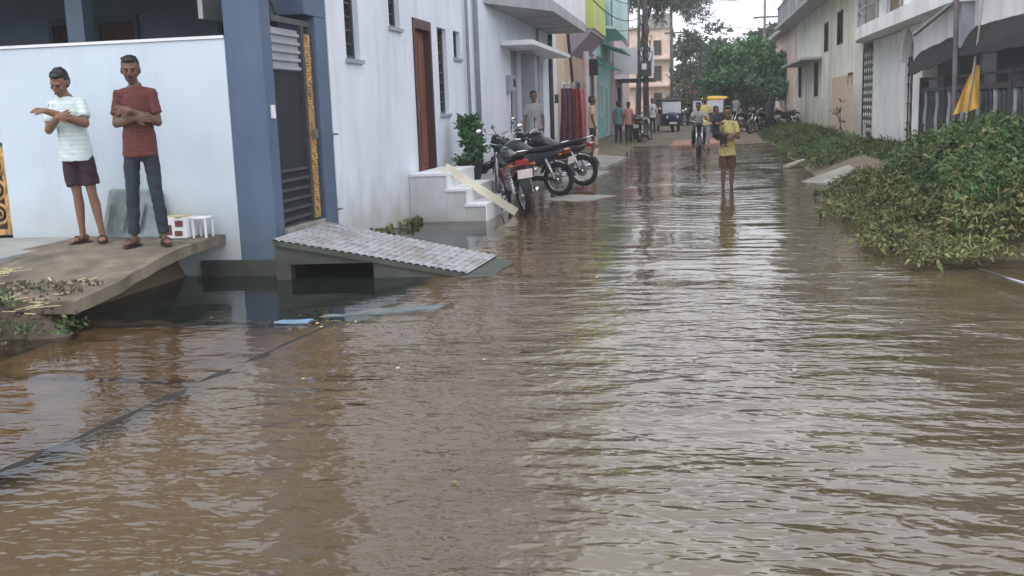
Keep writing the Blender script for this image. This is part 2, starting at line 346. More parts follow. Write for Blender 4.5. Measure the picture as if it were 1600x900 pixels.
def water_material():
    m = bpy.data.materials.new('muddy_flood_water'); m.use_nodes = True; nt = m.node_tree; n = nt.nodes; l = nt.links; n.clear()
    def nd(t, **kw):
        x = n.new(t)
        for k_, v_ in kw.items(): setattr(x, k_, v_)
        return x
    def M(op, a, b=None, c=None):
        x = nd('ShaderNodeMath', operation=op)
        for i, q in enumerate((a, b, c)):
            if q is None: continue
            if isinstance(q, (int, float)): x.inputs[i].default_value = q
            else: l.new(q, x.inputs[i])
        return x.outputs[0]
    def noise(vec, scale, detail=4, rough=.5, mp=None):
        if mp:
            q = nd('ShaderNodeMapping'); q.inputs['Scale'].default_value = mp[0]; q.inputs['Rotation'].default_value = (0, 0, mp[1]); l.new(vec, q.inputs[0]); vec = q.outputs[0]
        x = nd('ShaderNodeTexNoise'); x.inputs['Scale'].default_value = scale; x.inputs['Detail'].default_value = detail; x.inputs['Roughness'].default_value = rough
        l.new(vec, x.inputs['Vector']); return x.outputs['Fac']
    def MR(v, a, b, c=0, d=1):
        x = nd('ShaderNodeMapRange'); x.interpolation_type = 'SMOOTHSTEP'; l.new(v, x.inputs[0])
        for i, q in enumerate((a, b, c, d)): x.inputs[i+1].default_value = q
        return x.outputs[0]
    pos = nd('ShaderNodeTexCoord').outputs['Object']
    sp = nd('ShaderNodeSeparateXYZ'); l.new(pos, sp.inputs[0]); px, py = sp.outputs['X'], sp.outputs['Y']
    # ripples
    def rings(cx, cy, wl, dist, dsc):
        q = nd('ShaderNodeMapping'); q.inputs['Location'].default_value = (-cx, -cy, 0); l.new(pos, q.inputs[0])
        x = nd('ShaderNodeTexWave', wave_type='RINGS', rings_direction='Z', wave_profile='SIN'); x.inputs['Scale'].default_value = 1/wl*.314
        x.inputs['Distortion'].default_value = dist; x.inputs['Detail'].default_value = 2; x.inputs['Detail Scale'].default_value = dsc
        l.new(q.outputs[0], x.inputs['Vector']); return x.outputs['Fac']
    r1 = rings(.4, 1.2, .23, 15, .9); r2 = rings(.9, 18.8, .34, 11, .7)
    mask1 = MR(noise(pos, .8, 2), .48, .68, 0, 1)
    mk_far = MR(py, 7, 12, 0, 1); mk_near = MR(py, 6, 14, 1, .32)
    left = M('MULTIPLY', MR(px, -3.1, -1.6, .35, 1), MR(noise(pos, .45, 3), .36, .62, .45, 1.35))
    n1 = noise(pos, 1.75, 2, .5, ((1, 2.4, 1), radians(-12))); n1b = noise(pos, 5.6, 2, .5, ((.9, 1.7, 1), radians(14))); n2 = noise(pos, 13, 3, .5, ((.8, 1.6, 1), .2)); n3 = noise(pos, 1.2, 2, .5)
    nearm = MR(py, 5, 11, 1, .20)
    h = M('MULTIPLY', M('MULTIPLY', r1, mask1), .0055)
    h = M('MULTIPLY', h, mk_near)
    h = M('MULTIPLY_ADD', M('MULTIPLY', r2, mk_far), .0028, h)
    h = M('MULTIPLY_ADD', M('MULTIPLY', n1, nearm), .048, h)
    n1r = M('ABSOLUTE', M('MULTIPLY_ADD', n1b, 2, -1))
    h = M('MULTIPLY_ADD', M('MULTIPLY', n1r, nearm), -.012, h)
    h = M('MULTIPLY_ADD', M('MULTIPLY', n2, nearm), .0010, h)
    h = M('MULTIPLY_ADD', n3, .02, h)
    h = M('MULTIPLY', h, left)
    # calm in the drain
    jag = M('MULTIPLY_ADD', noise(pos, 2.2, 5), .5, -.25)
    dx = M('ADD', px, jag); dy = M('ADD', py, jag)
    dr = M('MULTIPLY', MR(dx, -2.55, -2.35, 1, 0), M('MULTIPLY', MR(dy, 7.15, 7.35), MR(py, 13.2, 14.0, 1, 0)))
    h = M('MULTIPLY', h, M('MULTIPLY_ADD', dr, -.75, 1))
    bp = nd('ShaderNodeBump'); bp.inputs['Strength'].default_value = 1; bp.inputs['Distance'].default_value = 1.0; l.new(h, bp.inputs['Height'])
    # suspended mud colour
    def mix(f, a, b):
        x = nd('ShaderNodeMixRGB')
        for i, q in enumerate((f, a, b)):
            if isinstance(q, (int, float)): x.inputs[i].default_value = q
            elif isinstance(q, tuple): x.inputs[i].default_value = q+(1,)
            else: l.new(q, x.inputs[i])
        return x.outputs[0]
    c = mix(MR(noise(pos, .55, 5, .6), .38, .62), (.100, .074, .043), (.138, .110, .070))
    c = mix(M('MULTIPLY', MR(noise(pos, .9, 4, .6, ((1, 1, 1), .4)), .50, .66), .7), c, (.125, .108, .050))
    c = mix(M('MULTIPLY', MR(noise(pos, 1.7, 5, .6, ((1, 1, 1), 1.1)), .52, .70), .45), c, (.10, .095, .055))
    c = mix(M('MULTIPLY', MR(M('ADD', px, jag), -2.4, .2, 1, 0), .75), c, (.175, .118, .066))
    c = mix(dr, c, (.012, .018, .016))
    df = nd('ShaderNodeBsdfDiffuse'); l.new(c, df.inputs[0])
    tr = nd('ShaderNodeBsdfTransparent'); tr.inputs[0].default_value = (.84, .74, .58, 1)
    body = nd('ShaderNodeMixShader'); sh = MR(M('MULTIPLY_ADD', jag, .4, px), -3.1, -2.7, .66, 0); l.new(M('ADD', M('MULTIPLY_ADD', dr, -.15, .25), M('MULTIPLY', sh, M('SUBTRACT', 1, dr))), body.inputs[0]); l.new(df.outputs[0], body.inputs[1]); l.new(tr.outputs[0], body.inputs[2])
    gl = nd('ShaderNodeBsdfGlossy'); gl.inputs['Roughness'].default_value = .04; l.new(bp.outputs[0], gl.inputs['Normal'])
    fr = nd('ShaderNodeFresnel'); fr.inputs['IOR'].default_value = 1.85; l.new(bp.outputs[0], fr.inputs['Normal'])
    ms = nd('ShaderNodeMixShader'); l.new(fr.outputs[0], ms.inputs[0]); l.new(body.outputs[0], ms.inputs[1]); l.new(gl.outputs[0], ms.inputs[2])
    o = nd('ShaderNodeOutputMaterial'); l.new(ms.outputs[0], o.inputs[0]); return m
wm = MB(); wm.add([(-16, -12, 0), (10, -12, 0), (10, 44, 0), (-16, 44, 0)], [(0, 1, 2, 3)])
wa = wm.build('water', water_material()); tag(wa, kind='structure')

# submerged kerb and drain cover slabs that show through the shallow water
m = MB(); m.prism([(-4.7, 5.80), (-2.95, 5.72), (-2.78, 7.22), (-4.7, 7.22)], -.11, -.03); m.prism([(-4.8, 3.6), (-3.24, 3.6), (-2.99, 5.64), (-4.8, 5.72)], -.12, -.04)
tag(m.build('drain_cover_slab', mat('tan_wet_slab', (.38, .27, .16), .8, .25, 3, .008, 20, dirt=(.20, .14, .08), damt=.8, dscale=1.5), bevel=.01), kind='structure')
m = MB(); kp = []
for k in range(60):
    q = k/59; x = -2.70+(-3.20+2.70)*q; y = 7.22-3.9*q; wd = .035+.03*mnoise.noise(Vector((q*22, 0, 0))); ox = .025*mnoise.noise(Vector((q*14, 3, 0))); zt = .002+.005*mnoise.noise(Vector((q*17, 7, 0)))
    kp += [(x+ox-wd, y, -.12), (x+ox-wd, y, zt), (x+ox+wd, y, zt-.004), (x+ox+wd, y, -.12)]
m.add(kp, [(4*k+a, 4*k+4+a, 4*k+5+a, 4*k+1+a) for k in range(59) for a in range(3)])
tag(m.build('kerb_strip', mat('black_wet_kerb', (.02, .017, .012), .5, .4, 6)), kind='structure')

# ------------------------------------------------------------------ LEFT PAD, SLABS, RAMP
def slab_mesh(top, thick, nu=16, nv=16, rag=.03):
    """a slab through four corners (a,b,c,d), ragged edges, real thickness"""
    a, b, c, d = [Vector(p) for p in top]; mb = MB(); vs_ = []
    for lay in (0, 1):
        for i in range(nu+1):
            for j in range(nv+1):
                u, v = i/nu, j/nv; p = (a*(1-u)+b*u)*(1-v)+(d*(1-u)+c*u)*v
                e = (i in (0, nu)) or (j in (0, nv)); q = mnoise.noise_vector(p*5)*rag*(1 if e else .3); q.z *= .3
                vs_.append(p+q-Vector((0, 0, thick*lay)))
    n = (nu+1)*(nv+1); I = lambda i, j, l: l*n+i*(nv+1)+j
    fs = []
    for i in range(nu):
        for j in range(nv): fs += [(I(i, j, 0), I(i+1, j, 0), I(i+1, j+1, 0), I(i, j+1, 0)), (I(i, j, 1), I(i, j+1, 1), I(i+1, j+1, 1), I(i+1, j, 1))]
    for i in range(nu): fs += [(I(i, 0, 0), I(i, 0, 1), I(i+1, 0, 1), I(i+1, 0, 0)), (I(i, nv, 0), I(i+1, nv, 0), I(i+1, nv, 1), I(i, nv, 1))]
    for j in range(nv): fs += [(I(0, j, 0), I(0, j+1, 0), I(0, j+1, 1), I(0, j, 1)), (I(nu, j, 0), I(nu, j, 1), I(nu, j+1, 1), I(nu, j+1, 0))]
    return mb.add(vs_, fs)
m = MB(); m.box(-14, -6.05, 7.9, 9.57, .1, .415); tag(m.build('pavement', M_pad, bevel=.01), kind='structure')
ds = slab_mesh([(-6.2, 7.05, .27), (-4.68, 7.0, .22), (-4.66, 9.56, .42), (-6.2, 9.56, .42)], .10, 40, 60, .028)
# lift the upper two thirds flat
ds.v = [(x, y, z+.10*max(0, 1-abs(y-8.6)/1.0)*.6) for x, y, z in ds.v]
tag(ds.build('driveway_slab', M_slab), 'brown cracked concrete slab sloping down to the floodwater under the two standing men', 'slab')

t = thing('entrance_ramp', 'ribbed grey tile ramp from the slate blue gate down into the water', 'ramp', (-3.0, 9.9, 0))
A, B_, C_, D_ = Vector((-4.0, 9.22, .40)), Vector((-4.0, 10.72, .40)), Vector((-2.02, 10.28, .075)), Vector((-2.14, 9.42, .03))
m = MB(); n = 26
def rp(u, v): return (A*(1-v)+B_*v)*(1-u)+(D_*(1-v)+C_*v)*u
for i in range(n):
    u0, u1, um = i/n, (i+.62)/n, (i+1)/n
    for (p, q, dz0, dz1) in ((u0, u0+.12/n, 0, .011), (u0+.12/n, u1, .011, .011), (u1, u1+.1/n, .011, 0), (u1+.1/n, um, 0, 0)):
        m.add([rp(p, 0)+Vector((0, 0, dz0)), rp(q, 0)+Vector((0, 0, dz1)), rp(q, 1)+Vector((0, 0, dz1)), rp(p, 1)+Vector((0, 0, dz0))], [(0, 1, 2, 3)])
m.build('tile_surface', M_tile, t)
m = MB()
for j in range(1, 6):
    v = j/6; m.bar(rp(.01, v)+Vector((0, 0, .004)), rp(.99, v)+Vector((0, 0, .004)), .02, .018)
m.build('groove', M_tile, t)
m = MB(); dz = Vector((0, 0, -.05)); m.add([A, B_, C_, D_, A+dz, B_+dz, C_+dz, D_+dz], [(4, 7, 6, 5), (0, 4, 5, 1), (1, 5, 6, 2), (2, 6, 7, 3), (3, 7, 4, 0)])
m.v = [(x, y, z-.002) for x, y, z in m.v]; m.build('ramp_deck', M_wetconc, t)
# side walls with a culvert opening; far one closed so the gap stays dark
for yv, dn in ((9.27, 9.45), (10.55, 10.28)):
    m = MB()
    def zt(x): return .34-(x+4.0)*.168
    for x0, x1, zb in ((-4.0, -3.86, -.7), (-3.86, -3.05, .15 if yv < 10 else -.7), (-3.05, -2.2, -.7)):
        y0 = yv+(dn-yv)*(x0+4)/1.9; y1 = yv+(dn-yv)*(x1+4)/1.9; k = .12 if yv < 10 else -.12
        m.add([(x0, y0, zb), (x1, y1, zb), (x1, y1, zt(x1)), (x0, y0, zt(x0)), (x0, y0+k, zb), (x1, y1+k, zb), (x1, y1+k, zt(x1)), (x0, y0+k, zt(x0))],
              [(0, 1, 2, 3), (4, 7, 6, 5), (0, 4, 5, 1), (1, 5, 6, 2), (3, 2, 6, 7), (0, 3, 7, 4)])
    m.build('side_wall', M_wetconc, t)
# broken slab pieces by the drain
for (pts, lab, mt) in (([(-2.90, 7.45, .0), (-2.05, 7.72, .02), (-1.93, 8.02, .018), (-2.62, 7.80, .006)], 'flat grey broken slab half sunk at the drain edge', mat('dim_wet_stone', (.12, .14, .14), .6, .3, 6, .01, 20, dirt=(.05, .05, .04), damt=.9, dscale=5)),
                   ([(-2.2, 9.25, .015), (-1.92, 9.4, .005), (-1.82, 10.2, .02), (-2.04, 10.3, .05)], 'rough broken concrete lump at the foot of the tiled ramp', M_wetconc)):
    s_ = slab_mesh(pts, .09, 8, 8, .06); tag(s_.build('broken_slab', mt), lab, 'slab')
# mud bank, rubble, straw
def mound(c, r, seed, n=26):
    mb = MB(); vs_ = []; 
    for i in range(n+1):
        for j in range(n*2):
            a = 2*pi*j/(n*2); q = i/n; x = cos(a)*r[0]*q; y = sin(a)*r[1]*q
            z = r[2]*(cos(q*pi)*.5+.5)*(1+.7*mnoise.noise(Vector((x*3+seed, y*3, 0))))+.05*mnoise.noise(Vector((x*9+seed, y*9, 2)))*(1-q)
            vs_.append((c[0]+x, c[1]+y, c[2]+z))
    w_ = n*2; return mb.add(vs_, [(i*w_+j, (i+1)*w_+j, (i+1)*w_+(j+1) % w_, i*w_+(j+1) % w_) for i in range(n) for j in range(w_)])
mu = MB()
for c, r, s_ in (((-5.35, 7.0, -.06), (.75, .6, .33), 1), ((-6.3, 7.05, -.06), (1.1, .8, .44), 4), ((-4.80, 6.85, -.06), (.30, .28, .16), 9), ((-7.3, 7.0, -.06), (1.4, .9, .32), 7)):
    q = mound(c, r, s_); mu.add(q.v, q.f)
tag(mu.build('mud_bank', M_mud, smooth=True), 'wet dark mud heaped along the foot of the sloping slab', 'mud', kind='stuff')
P = []; 
for _ in range(700):
    x = random.uniform(-7.0, -4.65); y = random.uniform(6.45, 7.5); P.append((x, y))
rub = MB()
for (x, y) in P:
    r = random.uniform(.005, .018); z = .0+.30*max(0, min(1, (y-6.45)/.55)); mt = Euler((random.random()*6, random.random()*6, random.random()*6)).to_matrix()
    rub.ell((x, y, z), (r*1.3, r, r*.7), 6, mt)
tag(rub.build('rubble', M_mud), 'small stones and grit strewn over the mud bank', 'rubble', kind='stuff')
st = MB()
for _ in range(170):
    if random.random() < .45: x = random.uniform(-6.9, -5.6); y = 7.55+(-5.6-x)*-.1+random.gauss(0, .18)+.55*0; z = .30
    else: x = random.uniform(-6.8, -4.8); y = random.uniform(6.6, 7.5); z = .15+.1*(y-6.6)
    a = random.uniform(0, pi); ln = random.uniform(.06, .22); d = Vector((cos(a), sin(a), random.uniform(-.1, .15)))*ln
    st.bar(Vector((x, y, z+.05)), Vector((x, y, z+.05))+d, .014, .004)
tag(st.build('straw', M_straw), 'pale dry straw and litter scattered on the slab edge', 'litter', kind='stuff')
# small green weeds on the mud and at wall feet
def weeds(name, label, zones, lsize, mats, weights, n_per, hmax, aspect=.45):
    P = []
    for (x0, x1, y0, y1, zb) in zones:
        n = int((x1-x0)*(y1-y0)*n_per); x = rng.uniform(x0, x1, n); y = rng.uniform(y0, y1, n)
        k = np.array([mnoise.noise(Vector((a*2.3, b*2.3, 3))) for a, b in zip(x, y)]); keep = k > -.05
        z = zb+rng.uniform(0, 1, n)*hmax*(.5+k); P.append(np.stack([x, y, z], 1)[keep])
    P = np.concatenate(P); return tag(leaves(name, P, lsize, mats, weights=weights, up=.9, aspect=aspect), label, 'weeds', kind='stuff')
weeds('weed', 'low green weeds sprouting from the mud bank beside the slab', [(-6.9, -4.9, 6.6, 7.3, .22), (-5.2, -4.5, 6.55, 6.95, .03)], .06, LG, (.5, .3, .2), 700, .12)
weeds('weed', 'yellowish moss and weeds at the foot of the white house beside the steps', [(-4.05, -3.85, 13.55, 14.28, .0), (-4.05, -3.95, 11.4, 13.2, 0)], .07, LY, (.4, .4, .2), 1300, .11)

# blue plastic scrap
m = slab_mesh([(-3.18, 7.22, .02), (-2.88, 7.2, .015), (-2.84, 7.27, .03), (-3.14, 7.33, .02)], .012, 8, 4, .05); tag(m.build('plastic_scrap', M_bluepl), 'pale blue plastic scrap caught at the drain edge', 'litter')

# compound wall
t = thing('compound_wall', 'plain pale blue white wall behind the two standing men', 'wall', (-6.7, 9.65, 0))
m = MB(); m.box(-7.02, -4.49, 9.57, 9.72, -.5, 2.33); m.build('wall_face', M_cwall, t, bevel=.008)
m = MB(); m.box(-7.04, -4.492, 9.555, 9.735, 2.332, 2.36); m.build('coping', M_white, t)
t = thing('ornate_gate', 'gilded gate leaf with scroll pattern at the left edge of the pale wall', 'gate', (-7.8, 9.6, .45))
m = MB(); m.box(-8.7, -7.1, 9.62, 9.66, .5, 1.3); m.build('gate_panel', M_maroon, t)
m = MB()
for i in range(6):
    for j in range(3):
        m.torus((-7.16-.26*i, 9.60, .66+.25*j), (0, 1, 0), .1, .02, 16, 6); m.torus((-7.16-.26*i, 9.60, .66+.25*j), (0, 1, 0), .04, .014, 10, 6)
m.build('scroll', M_gold, t, smooth=True)
m = MB(); m.box(-9, -7.022, 9.575, 9.715, 1.4, 2.33); m.build('wall_above_gate', M_cwall, t)
m = MB(); m.box(-8.7, -7.03, 9.59, 9.68, 1.3, 1.36); m.box(-8.7, -7.03, 9.59, 9.68, .44, .5); m.box(-7.08, -7.03, 9.59, 9.68, .5, 1.3); m.build('frame', M_gold, t)

# concrete block, carton
t = thing('stone_slab', 'grey stone slab leaning on the wall behind the man in dark trousers', 'stone', (-5.6, 9.4, .42))
m = MB(); m.add([(-5.87, 9.33, .42), (-5.22, 9.31, .42), (-5.27, 9.47, .88), (-5.83, 9.49, .90), (-5.87, 9.45, .42), (-5.22, 9.44, .42), (-5.27, 9.55, .88), (-5.83, 9.56, .90)],
           [(0, 1, 2, 3), (4, 7, 6, 5), (0, 4, 5, 1), (1, 5, 6, 2), (2, 6, 7, 3), (3, 7, 4, 0)]); m.build('slab_face', M_stone, t, bevel=.02)
m = MB()
for k in range(3): m.bar((-5.8+.18*k, 9.30+.0*k, .5), (-5.77+.18*k, 9.40, .76), .05, .012)
m.build('raised_rib', M_stone, t)
t = thing('packing_carton', 'low white carton with dark red print beside the right man\'s feet', 'box', (-4.9, 9.35, .42))
m = MB(); m.box(-5.14, -4.88, 9.22, 9.46, .425, .63); m.build('box_body', M_white, t, bevel=.008)
m = MB(); m.box(-5.11, -5.03, 9.214, 9.219, .46, .56); m.box(-4.99, -4.91, 9.214, 9.219, .54, .60); m.box(-5.0, -4.92, 9.214, 9.219, .45, .50); m.build('print_mark', M_lip, t)
m = MB(); m.box(-5.13, -4.89, 9.23, 9.45, .631, .637); m.box(-4.99, -4.93, 9.20, 9.47, .638, .642); m.build('lid_tape', M_straw, t)
t = thing('plastic_stool', 'little white plastic stool at the slab corner beside the carton', 'stool', (-4.7, 9.4, .42))
m = MB(); m.box(-4.86, -4.70, 9.28, 9.46, .60, .622); m.build('seat', M_white, t, bevel=.008)
for x, y in ((-4.845, 9.295), (-4.715, 9.295), (-4.845, 9.445), (-4.715, 9.445)):
    m = MB(); m.tube([(x*1.0, y, .42), (x, y, .60)], .013, 6); m.build('leg', M_white, t)

# ------------------------------------------------------------------ SLATE BLUE HOUSE + GATE
t = thing('slate_blue_house', 'slate blue house with a shaded porch behind the pale wall', 'house', (-7, 12, 0))
m = MB(); m.wall('y', 13.0, .2, -11, -4.45, .3, 3.3, [(-8.55, -7.35, .5, 2.88), (-6.1, -4.95, 1.2, 3.12)]); m.build('porch_wall', mat('porch_blue_paint', (.17, .24, .32), .7, .12, 2), t)
for (a, b, c, d) in ((-8.55, -7.35, .5, 2.88), (-6.1, -4.95, 1.2, 3.12)):
    f = MB(); f.box(a, b, 13.1, 13.14, c, d); fo = f.build('door' if c < 1 else 'window', M_maroon if c < 1 else M_glass, t)
    q = MB(); q.box(a-.05, b+.05, 12.96, 12.998, d, d+.09); q.box(a-.06, a, 12.96, 12.998, c, d); q.box(b, b+.06, 12.96, 12.998, c, d); q.box((a+b)/2-.03, (a+b)/2+.03, 13.05, 13.098, c, d); q.build('frame', M_dblue, fo)
m = MB(); m.box(-11, -4.45, 10.6, 13.4, 3.302, 3.5); m.build('porch_ceiling', M_dblue, t)
m = MB(); m.box(-11, -4.3, 10.3, 16, 3.5, 9.6); m.build('upper_storey', M_blue, t)
m = MB(); m.box(-11.2, -11, 9.8, 16, 0, 9.6); m.build('side_wall', M_dblue, t); m = MB(); m.box(-4.45, -4.27, 11.27, 16, .3, 3.5); m.build('side_wall', M_dblue, t)
m = MB(); m.box(-6.65, -6.45, 10.35, 10.55, .3, 3.3); m.build('porch_column', M_dblue, t)
m = MB(); m.box(-11, -4.5, 10.32, 10.58, 3.0, 3.3); m.build('porch_beam', M_dblue, t)
m = MB(); m.add([(-5.6, 10.62, 3.3), (-4.5, 10.62, 2.7), (-4.5, 10.62, 3.3), (-5.6, 10.8, 3.3), (-4.5, 10.8, 2.7), (-4.5, 10.8, 3.3)], [(0, 1, 2), (3, 5, 4), (0, 3, 4, 1), (1, 4, 5, 2), (2, 5, 3, 0)]); m.build('stair_soffit', M_concrete, t)
m = MB(); m.box(-11.3, -4.1, 9.6, 10.3, 3.6, 3.75); m.build('sunshade', M_dblue, t)
for x in (-9.8, -7.6, -5.6):
    for z in (4.6, 7.4):
        f = MB(); f.box(x-.5, x+.5, 10.27, 10.297, z, z+1.2); fo = f.build('window', M_glass, t); q = MB(); q.box(x-.56, x+.56, 10.25, 10.268, z-.06, z); q.box(x-.02, x+.02, 10.25, 10.268, z, z+1.2); q.build('frame', M_white, fo)

t = thing('gateway', 'slate blue gate pillars holding a dark slatted gate with gilded strip', 'gate', (-4.2, 10.4, 0))
m = MB(); m.box(-4.488, -4.10, 9.56, 9.80, -.4, 4.4); m.build('pillar', M_blue, t, bevel=.012)
m = MB(); m.box(-4.488, -4.055, 10.90, 11.26, .1, 2.62); m.box(-4.488, -4.055, 10.60, 11.26, 2.62, 4.4); m.build('pillar', M_blue, t, bevel=.012)
m = MB(); m.box(-4.9, -4.03, 9.50, 9.56, -.75, .16); m.box(-4.9, -4.03, 9.56, 13.0, -.75, .02); m.box(-4.05, -4.004, 9.57, 10.7, .021, .33); m.build('drain_plinth_dark_backing', M_wetconc, t)  # thin third box is a dark backing added for the shade under the ramp
m = MB(); m.box(-4.7, -4.07, 9.80, 10.90, .0, .43); m.build('threshold', M_concrete, t)
gt = MB(); gt.box(-4.17, -4.14, 9.82, 10.58, .48, 2.02); gate = gt.build('gate_leaf', M_dark, t)
s_ = MB()
for k in range(5): s_.box(-4.135, -4.115, 9.82, 10.58, 2.04+k*.085, 2.072+k*.085)
s_.box(-4.165, -4.14, 9.82, 10.58, 2.03, 2.45); s_.build('pale_slat', M_grey, t)
s_ = MB()
for k in range(6): s_.box(-4.135, -4.11, 9.82, 10.58, .50+k*.10, .53+k*.10)
s_.build('lower_slat', M_dgrey, t)
s_ = MB(); s_.box(-4.14, -4.09, 10.66, 10.80, .46, 2.42)
for k in range(60): s_.ell((-4.087, 10.69+.08*random.random(), .5+k*.032), (.014, .03+.02*random.random(), .014+.012*random.random()), 6)
s_.build('gilded_strip', M_gold, t)
s_ = MB(); s_.box(-4.16, -4.10, 10.60, 10.655, .44, 2.5); s_.box(-4.16, -4.10, 10.805, 10.895, .44, 2.5); s_.box(-4.17, -4.1, 9.82, 10.895, 2.502, 2.56); s_.build('gate_frame', M_dgrey, t)
s_ = MB(); s_.box(-4.085, -4.05, 10.68, 10.78, 1.32, 1.42); s_.build('latch', M_steel, t)
# tangle of pipes over the gate
s_ = MB()
for (a, b) in (((-4.4, 9.9, 2.6), (-4.4, 10.66, 3.1)), ((-4.35, 9.95, 3.3), (-4.35, 10.6, 2.6)), ((-4.4, 10.2, 2.55), (-4.4, 10.3, 3.6))): s_.tube([a, b], .02, 6)
s_.box(-4.9, -4.85, 9.9, 10.68, 2.56, 4.2); s_.build('bracket_pipe', M_steel, t)
s_ = MB(); s_.box(-4.098, -4.08, 9.64, 9.72, 1.55, 1.68); s_.build('switch_plate', M_white, t)
for k, z in enumerate((.5, 1.35)):
    s_ = MB(); s_.tube([(-4.05, 11.22, z), (-4.0, 11.22, z), (-4.0, 11.27, z)], .012, 6); s_.build('hinge_pin', M_steel, t)

# ------------------------------------------------------------------ WHITE HOUSE (left row)
WH = thing('white_street_house', 'tall pale white house with brown door and overhanging eave by the steps', 'house', (-6, 20, 0))
holes = [(11.88, 12.40, 2.22, 3.7), (13.72, 14.24, 2.72, 3.9), (14.88, 15.92, .66, 2.93), (16.38, 17.0, 1.53, 2.9), (17.5, 18.02, 2.47, 2.92), (23.1, 24.5, .4, 2.9), (27.3, 28.1, .3, 2.7)]
m = MB(); m.wall('x', -4.05, -.22, 11.27, 31.0, -.5, 9.8, holes+[(13.0, 14.4, 5.4, 6.7), (17.0, 18.4, 5.4, 6.7), (24, 25.6, 5.4, 6.7)]); m.build('front_wall', M_wwall, WH)
m = MB(); m.box(-9.5, -4.28, 16.2, 30.99, -.4, 9.79); m.box(-9.5, -4.28, 11.3, 16.2, 3.6, 9.79); m.build('house_body', M_wwall, WH)
m = MB(); m.box(-9.7, -3.9, 11.2, 31.2, 9.8, 9.95); m.build('roof_slab', M_eave, WH)
m = MB(); m.wall('y', 31.0, -.2, -9.5, -4.27, -.4, 9.8, []); m.build('gable_wall', M_wwall, WH)
for h in holes[:2]+[holes[3], holes[4]]:
    f = MB(); f.box(-4.2, -4.17, h[0], h[1], h[2], h[3]); fo = f.build('window', M_glass, WH)
    q = MB(); x0, x1 = -4.168, -4.12
    q.box(x0, x1, h[0], h[0]+.05, h[2], h[3]); q.box(x0, x1, h[1]-.05, h[1], h[2], h[3]); q.box(x0, x1, h[0]+.05, h[1]-.05, h[2], h[2]+.05)
    z = h[2]+.18
    while z < h[3]-.1: q.box(-4.15, -4.135, h[0]+.05, h[1]-.05, z, z+.02); z += .16
    q.build('frame', M_dgrey, fo)
    q = MB(); q.box(-4.11, -4.01, h[0]-.05, h[1]+.05, h[2]-.05, h[2]-.003); q.build('sill', M_grey, fo)
dr_ = MB(); dr_.box(-4.19, -4.14, 14.98, 15.82, .68, 2.78)
for a, b in ((.78, 1.6), (1.7, 2.65)):
    for c in (15.03, 15.45): dr_.box(-4.14, -4.125, c, c+.33, a, b)
door = dr_.build('door', M_wood, WH, bevel=.004)
q = MB(); q.box(-4.2, -4.03, 14.88, 14.97, .66, 2.93); q.box(-4.2, -4.03, 15.83, 15.92, .66, 2.93); q.box(-4.2, -4.03, 14.97, 15.83, 2.79, 2.93); q.build('frame', M_maroon, door)
q = MB(); q.tube([(-4.12, 15.1, 1.55), (-4.07, 15.1, 1.57), (-4.07, 15.1, 1.72), (-4.12, 15.1, 1.74)], .012, 6); q.build('handle', M_steel, door)
f = MB(); f.box(-4.2, -4.16, 23.1, 24.5, .4, 2.9); f.build('door', M_grey, WH)
f = MB(); f.box(-4.2, -4.16, 27.3, 28.1, .3, 2.7); f.build('door', M_maroon, WH)
m = MB(); m.box(-4.04, -3.72, 24.5, 24.9, .0, 2.85); m.build('column', M_grey, WH)
m = MB(); m.box(-4.045, -3.35, 21.9, 28.6, 2.90, 3.0); m.build('door_canopy', M_white, WH, bevel=.01)
m = MB(); m.add([(-4.045, 20.2, 3.62), (-3.0, 22.6, 3.62), (-3.0, 29.5, 3.62), (-4.045, 29.5, 3.62), (-4.045, 20.2, 3.85), (-3.0, 22.6, 3.85), (-3.0, 29.5, 3.85), (-4.045, 29.5, 3.85)], [(0, 3, 2, 1), (4, 5, 6, 7), (0, 1, 5, 4), (1, 2, 6, 5), (2, 3, 7, 6), (3, 0, 4, 7)]); m.build('balcony_slab', M_eave, WH)
m = MB(); m.box(-3.1, -3.0, 22.62, 29.5, 3.852, 4.7); m.box(-4.04, -3.1, 29.4, 29.5, 3.852, 4.7); m.build('balcony_parapet', M_white, WH)
for y, r in ((18.35, .03), (19.16, .045), (26.9, .035), (29.3, .06)):
    q = MB(); q.tube([(-3.99, y, .15), (-3.99, y, 3.6 if y > 20 else 9.5)], r, 8); o = q.build('drain_pipe', M_grey if r != .06 else M_dgrey, WH, smooth=True)
f = MB()
for (a, b) in ((13.0, 14.4), (17.0, 18.4), (24, 25.6)): f.box(-4.2, -4.17, a, b, 5.4, 6.7)
f.build('upper_window', M_glass, WH)
m = MB(); m.box(-4.0, -3.9, 30.0, 30.15, 1.7, 1.95); m.build('lamp', M_dgrey, WH)
mt_ = thing('meter_box', 'grey electricity meter box on the white wall before the canopy', 'meter box', (-4.0, 22.7, 2.0))
m = MB(); m.box(-4.045, -3.9, 22.45, 22.8, 1.95, 2.3); m.build('case', M_grey, mt_, bevel=.01)
m = MB(); m.box(-3.899, -3.89, 22.5, 22.75, 2.05, 2.22); m.build('window', M_glass, mt_); m = MB(); m.tube([(-3.97, 22.62, 1.95), (-3.98, 22.62, 1.4)], .015, 6); m.build('conduit', M_dgrey, mt_)
# stains and chipped marks on the wall, as raised plaster chips
for (y, z, r) in ((11.6, 1.62, .03), (14.2, 1.62, .05), (13.2, .55, .06), (11.9, 1.9, .015)):
    pass

